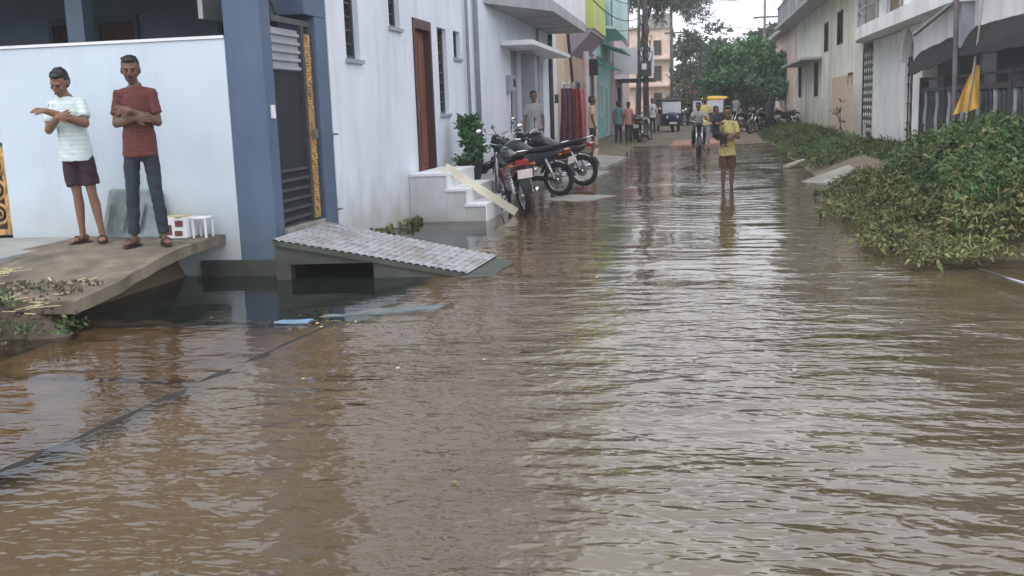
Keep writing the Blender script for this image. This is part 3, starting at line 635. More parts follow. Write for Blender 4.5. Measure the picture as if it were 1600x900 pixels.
# steps
t = thing('front_steps', 'white washed three step stoop with pale tread edges under the brown door', 'steps', (-3.5, 15, 0))
m = MB(); m.box(-4.045, -3.50, 14.3, 16.1, -.3, .655); m.box(-3.498, -3.22, 14.3, 16.1, -.3, .43); m.box(-3.218, -2.94, 14.3, 16.1, -.3, .21); m.build('stair_block', M_wwall, t)
m = MB()
for x0, x1, z in ((-4.03, -3.47, .657), (-3.52, -3.19, .432), (-3.24, -2.92, .212)): m.box(x0, x1, 14.27, 16.12, z, z+.035)
for x, z0, z1 in ((-3.497, .432, .657), (-3.217, .212, .43), (-2.937, .0, .21)): m.box(x, x+.02, 14.275, 16.1, z0, z1)
m.build('tread_edge', M_white, t)
m = MB(); m.bar((-3.56, 14.50, .775), (-2.62, 14.98, .05), .04, .12); tag(m.build('wooden_plank', mat('pale_cream_wood', (.66, .62, .50), .7, .12, 3, .002, 30), bevel=.004), 'long pale cream plank lying down the steps into the water', 'plank')
m = MB(); m.box(-4.04, -3.15, 16.14, 18.3, -.3, .43); tag(m.build('plinth', M_concrete, bevel=.02), 'grey concrete plinth under the potted shrub beside the steps', 'plinth')
# potted shrub
t = thing('potted_shrub', 'leafy green shrub in a black pot on the plinth by the door', 'plant', (-3.66, 16.75, .43))
m = MB(); m.tube([(-3.66, 16.75, .43), (-3.66, 16.75, .46), (-3.66, 16.75, .72), (-3.66, 16.75, .74)], [.15, .16, .21, .22], 16); m.build('pot', M_pot, t, smooth=False)
m = MB()
for k in range(9):
    a = random.uniform(0, 2*pi); r = random.uniform(.05, .25); m.tube([(-3.66, 16.75, .7), (-3.66+cos(a)*r*.5, 16.75+sin(a)*r*.5, 1.0), (-3.66+cos(a)*r, 16.75+sin(a)*r, 1.35)], [.014, .010, .004], 5)
m.build('stem', M_bark, t)
cs = []; rs = []
for _ in range(34):
    a = random.uniform(0, 2*pi); z = random.uniform(.72, 1.42); q = .27*math.sqrt(max(.08, 1-((z-1.02)/.5)**2)); r = random.uniform(.3, 1)*q
    cs.append((-3.66+cos(a)*r, 16.75+sin(a)*r, z)); k = random.uniform(.07, .13); rs.append((k, k, k))
P = clump_points(cs, rs, 7500, .2); leaves('foliage', P, .075, LT, t, off=(-3.66, 16.75, .43), weights=(.45, .35, .2))

# ------------------------------------------------------------------ FAR LEFT ROW
def opening(parent, plane, pos, u0, u1, z0, z1, m_pane, m_frame, sgn=1, name='window', fr=.06):
    """a recess-less opening built from a proud frame with a pane set inside it"""
    f = MB(); q = MB(); d0, d1 = sgn*.004, sgn*.02; e1 = sgn*.06
    def bx(mb, a, b, c, d, p0, p1):
        lo, hi = min(pos+p0, pos+p1), max(pos+p0, pos+p1)
        mb.box(lo, hi, a, b, c, d) if plane == 'x' else mb.box(a, b, lo, hi, c, d)
    bx(f, u0, u1, z0, z1, d0, d1); fo = f.build(name, m_pane, parent)
    bx(q, u0-fr, u0, z0-fr, z1+fr, d0, e1); bx(q, u1, u1+fr, z0-fr, z1+fr, d0, e1); bx(q, u0, u1, z1, z1+fr, d0, e1); bx(q, u0, u1, z0-fr, z0, d0, e1)
    if z1-z0 < 2: bx(q, (u0+u1)/2-.02, (u0+u1)/2+.02, z0, z1, sgn*.022, sgn*.045)
    q.build('frame', m_frame, fo); return fo

PH = thing('peach_lime_house', 'peach house with a boxy lime yellow balcony overhanging the lane', 'house', (-6, 35, 0))
m = MB(); m.box(-9, -4.1, 31.2, 39.9, -.3, 4.0); m.build('lower_wall', M_peach, PH)
m = MB(); m.box(-9, -4.12, 31.2, 39.9, 4.0, 10.4); m.build('upper_wall', M_lime, PH)
m = MB(); m.box(-4.1, -3.35, 35.0, 39.8, 4.02, 4.15); m.build('balcony_floor', M_mauve, PH)
m = MB(); m.box(-3.45, -3.3, 35.0, 39.8, 4.152, 7.0); m.box(-4.1, -3.45, 34.95, 35.05, 4.152, 7.0); m.build('balcony_wall', M_lime, PH)
m = MB(); m.add([(-4.1, 35, 3.3), (-4.1, 39.8, 3.3), (-3.4, 39.8, 4.01), (-3.4, 35, 4.01), (-4.1, 35, 4.01), (-4.1, 39.8, 4.01)], [(0, 3, 2, 1), (0, 4, 3), (1, 2, 5), (4, 5, 2, 3), (0, 1, 5, 4)]); m.build('balcony_bracket', M_mauve, PH)
opening(PH, 'x', -4.1, 32.3, 33.2, .3, 2.3, M_maroon, M_white, 1, 'door'); opening(PH, 'x', -4.1, 36.2, 37.4, .3, 2.4, M_dark, M_mauve, 1, 'door'); opening(PH, 'x', -4.1, 34.2, 35.2, 1.3, 2.4, M_glass, M_white)
m = MB(); m.tube([(-4.0, 33.6, 3.9), (-3.95, 34.2, 2.4)], .05, 6); m.build('drain_pipe', M_maroon, PH)
for y in (35.2, 38.0):
    m = MB(); m.tube([(-3.6, y, .1), (-3.6, y, 3.4)], .10, 8); m.build('porch_post', M_pink, PH)
box = thing('wall_speaker', 'black box fixed high on a post before the peach house', 'box', (-3.5, 36.6, 2.7))
m = MB(); m.box(-3.72, -3.32, 36.4, 36.75, 2.65, 3.2); m.build('case', M_black, box, bevel=.02); m = MB(); m.box(-3.56, -3.48, 36.5, 36.6, .1, 2.65); m.build('post', M_dgrey, box)

TH = thing('turquoise_house', 'turquoise house with dark teal awnings past the peach one', 'house', (-6, 46, 0))
m = MB(); m.box(-9, -4.0, 40.1, 50.2, -.3, 3.6); m.build('lower_wall', M_turq, TH)
m = MB(); m.box(-9, -3.9, 40.1, 50.2, 3.6, 10.0); m.build('upper_wall', M_paleturq, TH)
m = MB(); m.box(-3.9, -3.1, 42.0, 50.0, 4.6, 4.72); m.box(-3.2, -3.1, 42.0, 50.0, 4.722, 6.6); m.build('balcony', M_paleturq, TH)
for (y0, y1, z) in ((40.4, 43.8, 3.0), (44.4, 49.8, 3.9)):
    m = MB(); m.add([(-3.99, y0, z+.35), (-3.99, y1, z+.35), (-2.95, y1, z), (-2.95, y0, z), (-3.99, y0, z+.29), (-3.99, y1, z+.29), (-2.95, y1, z-.06), (-2.95, y0, z-.06)], [(0, 1, 2, 3), (4, 7, 6, 5), (0, 3, 7, 4), (1, 5, 6, 2), (3, 2, 6, 7)]); m.build('awning', M_teal, TH)
opening(TH, 'x', -4.0, 41.0, 41.9, .3, 2.4, M_teal, M_teal, 1, 'door'); opening(TH, 'x', -4.0, 44.5, 45.6, 1.2, 2.5, M_teal, M_white); opening(TH, 'x', -4.0, 47.2, 48.2, .3, 2.4, M_teal, M_white, 1, 'door')
for y in (43.0, 46.0): opening(TH, 'x', -3.9, y, y+1.2, 7.4, 8.8, M_glass, M_teal)
KH = thing('pink_shop', 'pink fronted shop under a blank pale sign board by the utility pole', 'shop', (-5, 56, 0))
m = MB(); m.box(-9, -3.8, 50.4, 62, -.2, 5.0); m.build('shop_wall', M_pink, KH); m = MB(); m.box(-9, -3.75, 50.4, 62, 5.0, 9.2); m.build('upper_wall', M_mauve, KH)
m = MB(); m.box(-3.75, -1.9, 50.6, 50.75, 3.05, 4.3); m.build('sign_board', M_sign, KH); m = MB(); m.box(-3.8, -2.0, 50.8, 56, 2.75, 2.85); m.build('shop_canopy', M_dgrey, KH)
opening(KH, 'x', -3.8, 51.5, 54.5, .3, 2.5, M_dark, M_white, 1, 'shop_door'); opening(KH, 'y', 50.4, -4.9, -4.0, .3, 2.5, M_white, M_pink, -1, 'door')
m = MB(); m.box(-2.35, -2.28, 50.8, 50.87, .1, 2.75); m.build('canopy_post', M_dgrey, KH)
SH = thing('sandstone_building', 'tall peeling sand coloured building behind the utility poles', 'building', (-4, 82, 0))
m = MB(); m.box(-8, -1.75, 80, 92, 0, 7.2); m.build('wall', M_sand, SH); m = MB(); m.box(-8.2, -1.6, 79.8, 92, 7.2, 7.35); m.box(-4, -1.75, 80.1, 82, 7.35, 8.3); m.build('parapet', M_concrete, SH)
for z in (1.4, 3.4, 5.3): opening(SH, 'y', 80, -3.0, -2.5, z, z+1.0, M_glass, M_brick, -1)
m = MB()
for z in (2.9, 4.9): m.box(-5, -1.7, 79.3, 79.99, z, z+.12)
m.build('balcony_slab', M_plaster, SH)

# concrete aprons on the left side of the lane
for (pts, lab) in (([(-3.9, 20.6, .18), (-2.35, 20.9, .05), (-1.95, 24.3, .05), (-3.9, 24.4, .22)], 'grey concrete apron sloping to the water behind the motorcycles'),
                   ([(-3.9, 25.2, .26), (-2.2, 25.6, .07), (-1.9, 29.8, .10), (-3.9, 30.5, .30)], 'pale broken concrete apron near the peach house'),
                   ([(-2.55, 17.4, .02), (-1.75, 17.0, .015), (-1.35, 18.0, .02), (-2.2, 18.3, .02)], 'thin pale slab awash beside the motorcycles')):
    q = slab_mesh(pts, .12, 12, 12, .05); tag(q.build('concrete_apron', M_concrete), lab, 'slab')

# ------------------------------------------------------------------ RIGHT: FAR HOUSE R1
R1 = thing('balcony_house', 'weathered white two storey house with long eave and narrow shutters', 'house', (7, 40, 0))
hol = [(47.2, 48.1, 1.66, 2.98), (40.9, 42.0, 1.66, 2.95), (34.4, 35.6, 3.26, 4.3), (32.1, 32.95, 1.95, 2.3), (38, 39, 3.2, 4.2)]
m = MB(); m.wall('x', 4.6, .22, 31, 50, -.1, 4.9, hol); m.build('front_wall', M_rwall, R1)
m = MB(); m.box(4.85, 10, 31.01, 49.99, -.1, 4.89); m.build('house_body', M_rwall, R1); m = MB(); m.wall('y', 31, .005, 4.82, 10, -.1, 4.9); m.build('end_wall', M_rwall, R1)
for h in hol:
    f = MB(); f.box(4.70, 4.73, h[0], h[1], h[2], h[3]); fo = f.build('window', M_maroon if h[2] < 3 else M_dark, R1)
    q = MB(); q.box(4.57, 4.68, h[0]-.0, h[0]+.06, h[2], h[3]); q.box(4.57, 4.68, h[1]-.06, h[1], h[2], h[3]); q.box(4.56, 4.68, h[0]+.06, h[1]-.06, h[3]-.06, h[3]); q.build('frame', M_maroon, fo)
m = MB(); m.box(3.85, 4.595, 33.9, 52.5, 4.905, 5.05); m.box(3.85, 10, 31, 33.9, 4.905, 5.05); m.build('eave_slab', M_eave, R1)
m = MB(); m.box(3.9, 4.595, 39.8, 49.0, 3.0, 3.09); m.build('window_canopy', M_eave, R1)
m = MB(); m.box(4.584, 4.597, 32.0, 36.8, .55, 2.25); m.build('plaster_patch', M_plaster, R1)
for k in range(5):
    y = 36+k*3.4; m = MB(); m.box(3.95, 4.2, y, y+.25, 5.052, 7.3); m.build('balcony_post', M_rwall, R1)
m = MB(); m.box(3.92, 4.0, 35, 52.4, 5.85, 5.92)
for k in range(60): m.box(3.94, 3.98, 35+k*.29, 35.04+k*.29, 5.052, 5.85)
m.build('balcony_railing', M_grey, R1)
m = MB(); m.box(3.8, 10, 34, 52.5, 7.302, 7.45); m.build('roof_slab', M_eave, R1); m = MB(); m.box(5.6, 9.9, 34, 50, 5.052, 7.3); m.build('upper_room', M_dblue, R1)
FH = thing('beige_far_house', 'low beige house half hidden behind the round green tree', 'house', (8, 60, 0))
m = MB(); m.box(4.9, 12, 54, 66, 0, 5.1); m.build('wall', M_sand, FH); m = MB(); m.box(4.4, 12.2, 53.7, 66.2, 5.102, 5.3); m.build('roof_slab', M_eave, FH)
m = MB(); m.box(4.75, 12.2, 53.7, 53.8, 5.302, 6.0); m.build('parapet', M_rwall, FH)
opening(FH, 'x', 4.9, 57, 58.2, 1.2, 2.6, M_glass, M_white, -1); opening(FH, 'x', 4.9, 61, 62.2, 1.2, 2.6, M_glass, M_white, -1)

# ------------------------------------------------------------------ RIGHT: NEAR HOUSE R2 with gates and porch
R2 = thing('porch_house', 'pale gate house with curved balcony and white shutters above a black shade net', 'house', (7, 22, 0))
m = MB(); m.wall('x', 4.6, .25, 24.4, 28.6, .1, 3.0, []); m.build('gate_wall', M_rwall2, R2)
m = MB(); m.box(4.59, 4.62, 25.0, 28.2, .5, 2.75); m.build('white_door', M_white, R2)
m = MB(); m.box(4.50, 4.80, 22.1, 23.0, .1, 3.01); m.build('pillar', M_rwall2, R2, bevel=.02)
m = MB(); m.box(4.65, 4.95, 28.6, 28.8, .1, 3.2); m.box(4.65, 4.95, 30.5, 30.7, .1, 3.6); m.build('gate_post', M_grey, R2)
# arch between pillar and gate wall
m = MB(); na = 12
for k in range(na):
    a0, a1 = pi*k/na, pi*(k+1)/na; c = 23.7; rr = .68
    p = [(c-cos(a0)*rr, 2.28+sin(a0)*rr), (c-cos(a1)*rr, 2.28+sin(a1)*rr), (c-cos(a1)*rr, 3.01), (c-cos(a0)*rr, 3.01)]
    m.add([(4.52, *q) for q in p]+[(4.7, *q) for q in p], [(0, 1, 2, 3), (4, 7, 6, 5), (0, 4, 5, 1)])
m.build('arch', M_rwall2, R2)
# balcony: curved slab and front
m = MB(); pr = []
for k in range(15):
    a = pi/2*k/14; pr.append((4.58-.95*sin(a), 29.4-2.6*(1-cos(a))*1.0-2.2*0))
curve = [(4.58-.50*sin(pi/2*k/14), 30.2-3.4*(1-cos(pi/2*k/14))) for k in range(15)]
poly = curve+[(4.08, 18.0), (4.58, 18.0)]
m.prism(poly, 3.02, 3.32); m.build('balcony_slab', M_rwall2, R2)
m = MB(); m.box(4.6, 10, 14, 30.8, 3.021, 3.3); m.build('floor_slab', M_rwall2, R2)
m = MB()
for k in range(14):
    (xa, ya), (xb, yb) = curve[k], curve[k+1]
    for z in (3.75, 4.0, 4.25): m.bar((xa+.05, ya-.03, z), (xb+.05, yb-.03, z), .03, .03)
for z in (3.75, 4.0, 4.25): m.bar((4.13, 26.8, z), (4.13, 22.6, z), .03, .03)
for k in range(0, 15, 4): m.bar((curve[k][0]+.05, curve[k][1]-.03, 3.32), (curve[k][0]+.05, curve[k][1]-.03, 4.3), .04, .04)
for y in (25.4, 24, 22.6): m.bar((4.13, y, 3.32), (4.13, y, 4.3), .04, .04)
m.build('balcony_railing', M_grey, R2)
m = MB(); m.box(4.15, 4.35, 25.0, 25.2, 3.322, 4.6); m.box(4.15, 4.35, 22.2, 22.4, 3.322, 4.6); m.build('balcony_column', M_white, R2)
m = MB(); m.wall('x', 5.4, .2, 22.4, 30.7, 3.32, 4.6, [(24, 25.3, 3.35, 4.4), (27, 28.6, 3.7, 4.4)]); m.build('upper_wall', M_plaster, R2)
m = MB(); m.box(5.5, 5.52, 24, 25.3, 3.35, 4.4); m.box(5.5, 5.52, 27, 28.6, 3.7, 4.4); m.build('upper_opening', M_maroon, R2)
m = MB(); m.box(5.62, 10, 14, 30.7, 3.302, 4.59); m.box(4.2, 10, 14, 30.9, 4.602, 4.72); m.build('upper_body', M_rwall2, R2)
# shutters (white horizontal slats)
sh = MB(); sh.box(4.3, 4.34, 18.6, 22.18, 3.33, 4.59); so = sh.build('shutter', M_white, R2)
q = MB()
for k in range(8): q.box(4.25, 4.298, 18.65, 22.15, 3.36+k*.155, 3.46+k*.155)
q.build('shutter_slat', M_white, so)
sh = MB(); sh.box(4.3, 4.34, 14.1, 17.9, 3.33, 4.59); so = sh.build('shutter', M_rwall, R2)
q = MB()
for k in range(8): q.box(4.25, 4.298, 14.15, 17.85, 3.36+k*.155, 3.43+k*.155)
q.build('shutter_slat', M_grey, so)
m = MB(); m.box(4.25, 4.45, 18.05, 18.45, 2.3, 4.59); m.build('shutter_post', M_grey, R2)
m = MB(); m.box(4.45, 4.58, 14, 22.09, 2.38, 3.018); m.build('facade_band', M_rwall2, R2)
m = MB(); m.wall('x', 8.5, .2, 13.9, 24, .1, 3.02, [(15, 16.2, .5, 2.5), (18, 19.4, 1.2, 2.4)]); m.wall('y', 23.5, -.15, 4.96, 8.5, .1, 3.02); m.build('porch_wall', M_grey, R2)
m = MB(); m.box(8.6, 8.65, 14.8, 19.6, .5, 2.6); m.build('porch_opening', M_dark, R2)
m = MB(); m.box(4.6, 8.49, 14, 23.3, .1, .45); m.build('porch_floor', M_concrete, R2)
for y in (18.2, 14.2):
    m = MB(); m.box(4.65, 4.85, y, y+.2, .45, 3.02); m.build('porch_column', M_grey, R2)
# shade net: two sagging sheets
def netsheet(y0, y1, z0a, z0b, seed):
    mb = MB(); nu, nv = 24, 8; vv = []
    for i in range(nu+1):
        for j in range(nv+1):
            u, v = i/nu, j/nv; y = y0+(y1-y0)*u; x = 4.44-.26*v-.04*sin(v*pi); z = (z0a+(z0b-z0a)*u)-.46*v+.03*mnoise.noise(Vector((u*6+seed, v*2, 0)))-.02*sin(pi*((u*3) % 1))*v
            vv.append((x, y, z))
    for i in range(nu+1):
        for j in range(nv+1): x, y, z = vv[i*(nv+1)+j]; vv.append((x+.01, y, z-.012))
    n = (nu+1)*(nv+1); I = lambda i, j, l: l*n+i*(nv+1)+j; fs = []
    for i in range(nu):
        for j in range(nv): fs += [(I(i, j, 0), I(i+1, j, 0), I(i+1, j+1, 0), I(i, j+1, 0)), (I(i, j, 1), I(i, j+1, 1), I(i+1, j+1, 1), I(i+1, j, 1))]
    for j in range(nv): fs += [(I(0, j, 0), I(0, j+1, 0), I(0, j+1, 1), I(0, j, 1)), (I(nu, j, 0), I(nu, j, 1), I(nu, j+1, 1), I(nu, j+1, 0))]
    for i in range(nu): fs += [(I(i, nv, 0), I(i+1, nv, 0), I(i+1, nv, 1), I(i, nv, 1))]
    return mb.add(vv, fs)
tag(netsheet(18.3, 21.95, 2.60, 2.42, 1).build('shade_net', M_net), 'black shade net sagging beside the pale pillar, left of the flag', 'shade net', 'black nets hung under the facade')
tag(netsheet(13.6, 17.9, 2.60, 2.62, 5).build('shade_net', M_net), 'black shade net over the porch, right of the flag', 'shade net', 'black nets hung under the facade')
# fence
fc = thing('porch_fence', 'dark baluster fence of the porch behind the tall weeds', 'fence', (4.5, 18, .4))
m = MB(); m.box(4.45, 4.55, 13.8, 22.05, 1.62, 1.70); m.box(4.45, 4.55, 13.8, 22.05, .55, .63); m.build('rail', M_dgrey, fc)
m = MB(); m.box(4.47, 4.53, 13.8, 22.05, 1.84, 1.88); m.build('top_rail', M_dgrey, fc)
for k in range(34):
    y = 13.95+k*.24; m = MB(); m.tube([(4.5, y, .63), (4.5, y, .8), (4.5, y, 1.1), (4.5, y, 1.4), (4.5, y, 1.62)], [.045, .03, .055, .03, .045], 8); m.build('baluster', (M_grey, M_dgrey, M_dgrey, M_dgrey)[k*7 % 4], fc, smooth=True)
for k in range(5):
    y = 13.85+k*2.0; m = MB(); m.box(4.42, 4.58, y, y+.09, .4, 1.9); m.build('fence_post', M_dgrey, fc)
# bundles and things stored behind the fence
for i, (x, y, z, r, mt, lab) in enumerate(((5.2, 20.6, .85, .28, M_bluepl, 'blue bundle behind the fence beside the pillar'), (5.1, 19.2, .8, .3, M_plaster, 'brown sack behind the middle of the fence'), (5.3, 16.4, .9, .35, M_dblue, 'dark blue sack behind the right part of the fence'))):
    m = MB(); m.ell((x, y, z), (r, r*.9, r*1.3), 12); m.ell((x, y, z+r*1.3), (r*.3, r*.3, r*.3), 8); tag(m.build('sack', mt, smooth=True), lab, 'sack')
# lattice gate (black with white diamonds) and inner ornamental gate
lg = thing('lattice_gate', 'tall black lattice gate with pale square studs between the two right houses', 'gate', (4.6, 29.6, .4))
m = MB(); m.box(4.66, 4.70, 28.8, 30.5, .5, 2.85); 
for j in range(11):
    for i in range(5): m.obox((4.65, 29.0+i*.32, .68+j*.2), ((1, 0, 0), (0, 1, 1), (0, -1, 1)), (.006, .045, .045), 1)
m.build('gate_leaf', [M_dgrey, M_white], lg)
m = MB(); m.box(4.63, 4.66, 28.8, 28.86, .5, 2.9); m.box(4.63, 4.66, 30.44, 30.5, .5, 2.9); m.box(4.63, 4.66, 28.86, 30.44, 2.85, 2.9); m.build('frame', M_black, lg)
ig = thing('narrow_grille_gate', 'narrow arched grille gate beside the pale pillar', 'gate', (4.7, 24, .4))
m = MB()
for k in range(5): m.tube([(4.66, 23.1+.29*k, .5), (4.66, 23.1+.29*k, 2.4)], .016, 5)
m.build('bar', M_black, ig)
m = MB()
for j in range(4): m.torus((4.65, 23.7, .75+j*.42), (1, 0, 0), .17, .025, 18, 6); m.box(4.645, 4.675, 23.05, 24.38, .53+j*.42, .56+j*.42)
m.box(4.645, 4.675, 23.05, 24.38, 2.2, 2.26); m.build('scroll', M_dgrey, ig)
m = MB(); m.box(4.69, 4.70, 23.3, 24.15, 1.15, 1.75); m.build('red_panel', mat('dull_red_enamel', (.35, .12, .10), .5, .1, 5), ig)
# brick base near gate, planks
m = MB(); m.box(4.0, 4.58, 27.2, 30.4, -.1, .42); tag(m.build('brick_step', M_brick, bevel=.02), 'low bare brick step below the lattice gate', 'step')
m = MB(); m.tube([(2.05, 24.5, .03), (2.9, 25.6, .22), (3.9, 27.4, .50)], [.06, .055, .05], 8); tag(m.build('log_pole', M_bamboo, smooth=True), 'long pale pole lying from the water up towards the brick step', 'pole')
q = slab_mesh([(2.0, 20.3, .01), (2.55, 18.9, .06), (4.3, 20.9, .50), (4.3, 22.9, .50)], .1, 14, 10, .06); tag(q.build('access_slab', M_concrete), 'grey concrete slab sloping from the pale gate house into the water', 'slab')
m = MB(); m.tube([(2.40, 9.25, .06), (2.62, 8.0, .08)], .015, 8); tag(m.build('steel_rod', M_chrome, smooth=True), 'thin bright steel rod over the water at the right edge', 'rod')
for k, (y, h_) in enumerate(((27.2, .6),)):
    m = MB(); m.tube([(4.2, y, .3), (4.2, y, .3+h_)], .04, 6); tag(m.build('marker_post', M_grey), 'short grey post near the brick step', 'post')
# flag
fl = thing('flag', 'yellow and orange cloth flag drooping on a thin pole before the porch', 'flag', (4.3, 17, .4))
m = MB(); m.tube([(4.02, 17.0, .3), (4.2, 17.0, 1.8), (4.30, 17.0, 2.95)], [.02, .018, .012], 8); m.build('flag_pole', M_bamboo, fl)
m = MB(); nu, nv = 12, 14; vv = []
for j in range(nv+1):
    v = j/nv; wv = .05+.34*v**.8; zt = 1.98-.62*v
    for i in range(nu+1):
        u = i/nu; vv.append((4.30+.03*v-wv*u+.0, 17.02+.05*sin(u*9+v*3)*v+.02, zt-.20*u*v+(.08*u*v if u > .5 else 0)))
n0 = len(vv); vv += [(x, y+.006, z) for x, y, z in vv]; I = lambda j, i, l: l*n0+j*(nu+1)+i
m.add(vv, [(I(j, i, 0), I(j, i+1, 0), I(j+1, i+1, 0), I(j+1, i, 0)) for j in range(nv) for i in range(nu)]+[(I(j, i, 1), I(j+1, i, 1), I(j+1, i+1, 1), I(j, i+1, 1)) for j in range(nv) for i in range(nu)]); m.build('flag_cloth', M_yel, fl, smooth=True)
sp = thing('signal_pole', 'leaning grey utility strut with lamp arm in front of the shutters', 'pole', (4.1, 18.3, .3))
m = MB(); m.tube([(4.1, 17.6, .3), (4.05, 17.6, 3.9)], .04, 8); m.build('post', M_pole, sp); m = MB(); m.tube([(4.05, 17.6, 3.0), (3.6, 18.4, 2.55)], .03, 6); m.build('arm', M_steel, sp)

# ------------------------------------------------------------------ RIGHT VEGETATION
def bush_points(zones, n_per, seed):
    P = []; K = []
    for (x0, x1, y0, y1, hb) in zones:
        n = int((x1-x0)*(y1-y0)*n_per); x = rng.uniform(x0, x1, n); y = rng.uniform(y0, y1, n)
        k = np.array([mnoise.noise(Vector((a*1.6+seed, b*1.6, 0))) for a, b in zip(x, y)]); k2 = np.array([mnoise.noise(Vector((a*4.5+seed, b*4.5, 5))) for a, b in zip(x, y)])
        edge = np.clip((x-(1.80+.16*np.sin(y*2.1)+.07*np.sin(y*7)+.02*np.abs(y-12)))/1.5, 0, 1)*np.clip((y-9.4+.15*np.sin(x*4))/.8, 0, 1)
        h = hb*(.25+.75*edge)*(1+.6*k+.7*k2); gap = np.array([mnoise.noise(Vector((a*1.1, b*1.1, 40+seed))) for a, b in zip(x, y)]); keep = (edge > .001)&(h > .05)&((gap > -.33+.2*(edge < .5)) | (hb < .2))
        z = h*(1-rng.uniform(0, 1, n)**2*.75)+.05+.28*np.clip((x-1.8)/2, 0, 1); z = np.where(edge < .25, z*.6, z)
        P.append(np.stack([x, y, z], 1)[keep])
    return np.concatenate(P)
def bank_weeds(name, label, zones, n_per, lsize, mats, weights, seed, aspect=.42, stems=True):
    P = bush_points(zones, n_per, seed); k = np.array([mnoise.noise(Vector((a*3, b*3, c*3+seed))) for a, b, c in P]); r = rng.uniform(-.5, .5, len(P))+k*1.5
    bins = np.where(r < -.1, 0, np.where(r < .38, 1, 2)); bins = np.where(rng.uniform(0, 1, len(P)) < .05, 3, bins)
    n = len(P); kind = rng.uniform(0, 1, n); VV = []; FF = []; BB = []; b0 = 0
    for lo, hi, sz, asp, up, dr in ((0, .45, lsize*.75, aspect, .4, .25), (.45, .70, lsize*1.25, aspect*1.1, .25, .4), (.70, .86, lsize*2.6, .07, 1.5, .35), (.86, 1, lsize*1.7, .22, .9, .5)):
        q = (kind >= lo) & (kind < hi); V_, F_ = leaf_arrays(P[q], sz, asp, up, dr); VV.append(V_); FF.append(F_+b0); BB.append(bins[q]); b0 += len(V_)
    o = np_obj(name, np.concatenate(VV), np.concatenate(FF), mats+[M_dead], np.concatenate(BB)); tag(o, label, 'weeds', kind='stuff'); return o
M_dead = mat('dead_leaf', (.17, .12, .065), .8, .3, 5)
bank_weeds('yellow_green_weeds', 'yellowish green weeds spilling into the water at the right bank', [(1.6, 3.3, 9.6, 15.5, .50), (3.3, 6.5, 9.3, 10.4, .35), (1.9, 3.3, 15.5, 17.6, .30)], 2100, .062, LY, (.4, .3, .3), 3)
bank_weeds('dark_green_weeds', 'tall dense dark green weeds filling the right bank before the fence', [(2.5, 4.5, 10.3, 15, .70), (4.5, 8.5, 10.2, 13.6, .66), (3.7, 4.35, 15, 19.4, .5), (3.0, 4.4, 12, 15, .68)], 1700, .078, LG, (.4, .4, .2), 11, aspect=.38)
bank_weeds('bank_creepers', 'low creeping plants and dead leaves covering the mud of the right bank', [(1.8, 4.5, 9.5, 15.5, .16), (2.5, 4.5, 15.5, 18.6, .14), (4.5, 8, 9.3, 13.5, .16), (3.4, 4.4, 23.4, 27, .13), (2.2, 3.2, 22.6, 27, .10)], 900, .055, LY, (.4, .3, .3), 23, aspect=.5)
bank_weeds('bank_grass', 'green grass and creepers on the bank below the far balcony house', [(2.5, 4.3, 26.0, 34, .16), (2.6, 4.5, 34, 50, .2), (2.5, 4.4, 22.8, 26, .12), (3.4, 4.5, 16.5, 20.5, .30), (3.5, 4.5, 20.5, 27, .16)], 560, .10, LG, (.3, .4, .3), 17, aspect=.3)
# tall stalks rising out of the weeds: countable plants
sproto = None
for i in range(26):
    x = random.uniform(2.4, 4.3); y = random.uniform(10.6, 15.5)
    if i >= 18: x = random.uniform(3.6, 4.3); y = random.uniform(15.5, 19)
    h = random.uniform(.55, .92)*(.7 if x < 2.8 else 1)
    t = thing('tall_weed', 'single tall leafy weed stalk rising above the right bank', 'plant', (x, y, .2), 0, 'tall leafy stalks on the right bank')
    m = LB(); lx = random.uniform(-.15, .1); m.tube([(0, 0, 0), (lx*.4, 0, h*.5), (lx, .03, h)], [.012, .009, .004], 5); m.build('stem', LG[1], t)
    P = np.array([[lx*q*q+rng.normal(0, .02), rng.normal(0, .02), h*q] for q in np.linspace(.25, 1.02, 34)])
    leaves('foliage', P, .11, LG if i % 3 else LY, t, up=.15, aspect=.34, droop=.35, weights=(.3, .4, .3))
tree('climber_bush', 'small dark shrub climbing the pink plaster patch of the balcony house', (4.45, 33.2, .3), 1, (4.4, 33.2, 1.1), (.25, .5, .5), 8, .12, LG, 700, .03)
bpy.data.objects['climber_bush']['category'] = 'shrub'

# ------------------------------------------------------------------ TREES
tree('round_tree', 'broad bright green tree closing the end of the flooded lane', (3.2, 59, .2), 5, (2.6, 58.5, 2.75), (2.9, 2.3, 1.95), 90, .26, LT, 520, .22, crad=.30)
trs = (((-.2, 74, .2), (-.2, 74, 4.2), (1.6, 2, 2.6), 'dark tree beside the sand coloured building'), ((1.9, 88, .2), (1.9, 88, 5.2), (2.4, 3, 3.0), 'dim dark tree rising behind the round green tree'), ((6.2, 84, .2), (6.2, 84, 4.8), (3.0, 3, 2.6), 'dusky tree above the beige far house roof'), ((9.8, 100, .2), (9.8, 100, 5.2), (4.5, 4, 3.2), 'greyish distant tree beyond the far pole'), ((-9, 104, .2), (-9, 104, 6), (5, 4, 3.5), 'far tree behind the sand coloured building'))
for b, c, r, lab in trs: tree('far_tree', lab, b, 6, c, r, 30, .40, LD, 160, .25, 'dark trees beyond the lane', crad=.34)
for bx_, by_, bw, lab in ((-.4, 66, 1.5, 'dark low bush under the trees at the lane end, left'), (2.2, 67, 1.9, 'dark low bush behind the round tree trunk'), (5.2, 68, 1.9, 'dark low bush beside the beige far house')):
    tree('low_bush', lab, (bx_, by_, .1), 2, (bx_, by_, 1.3), (bw, 1.2, 1.2), 22, .24, LD, 330, .08, 'dark bushes closing the lane', crad=.4); 
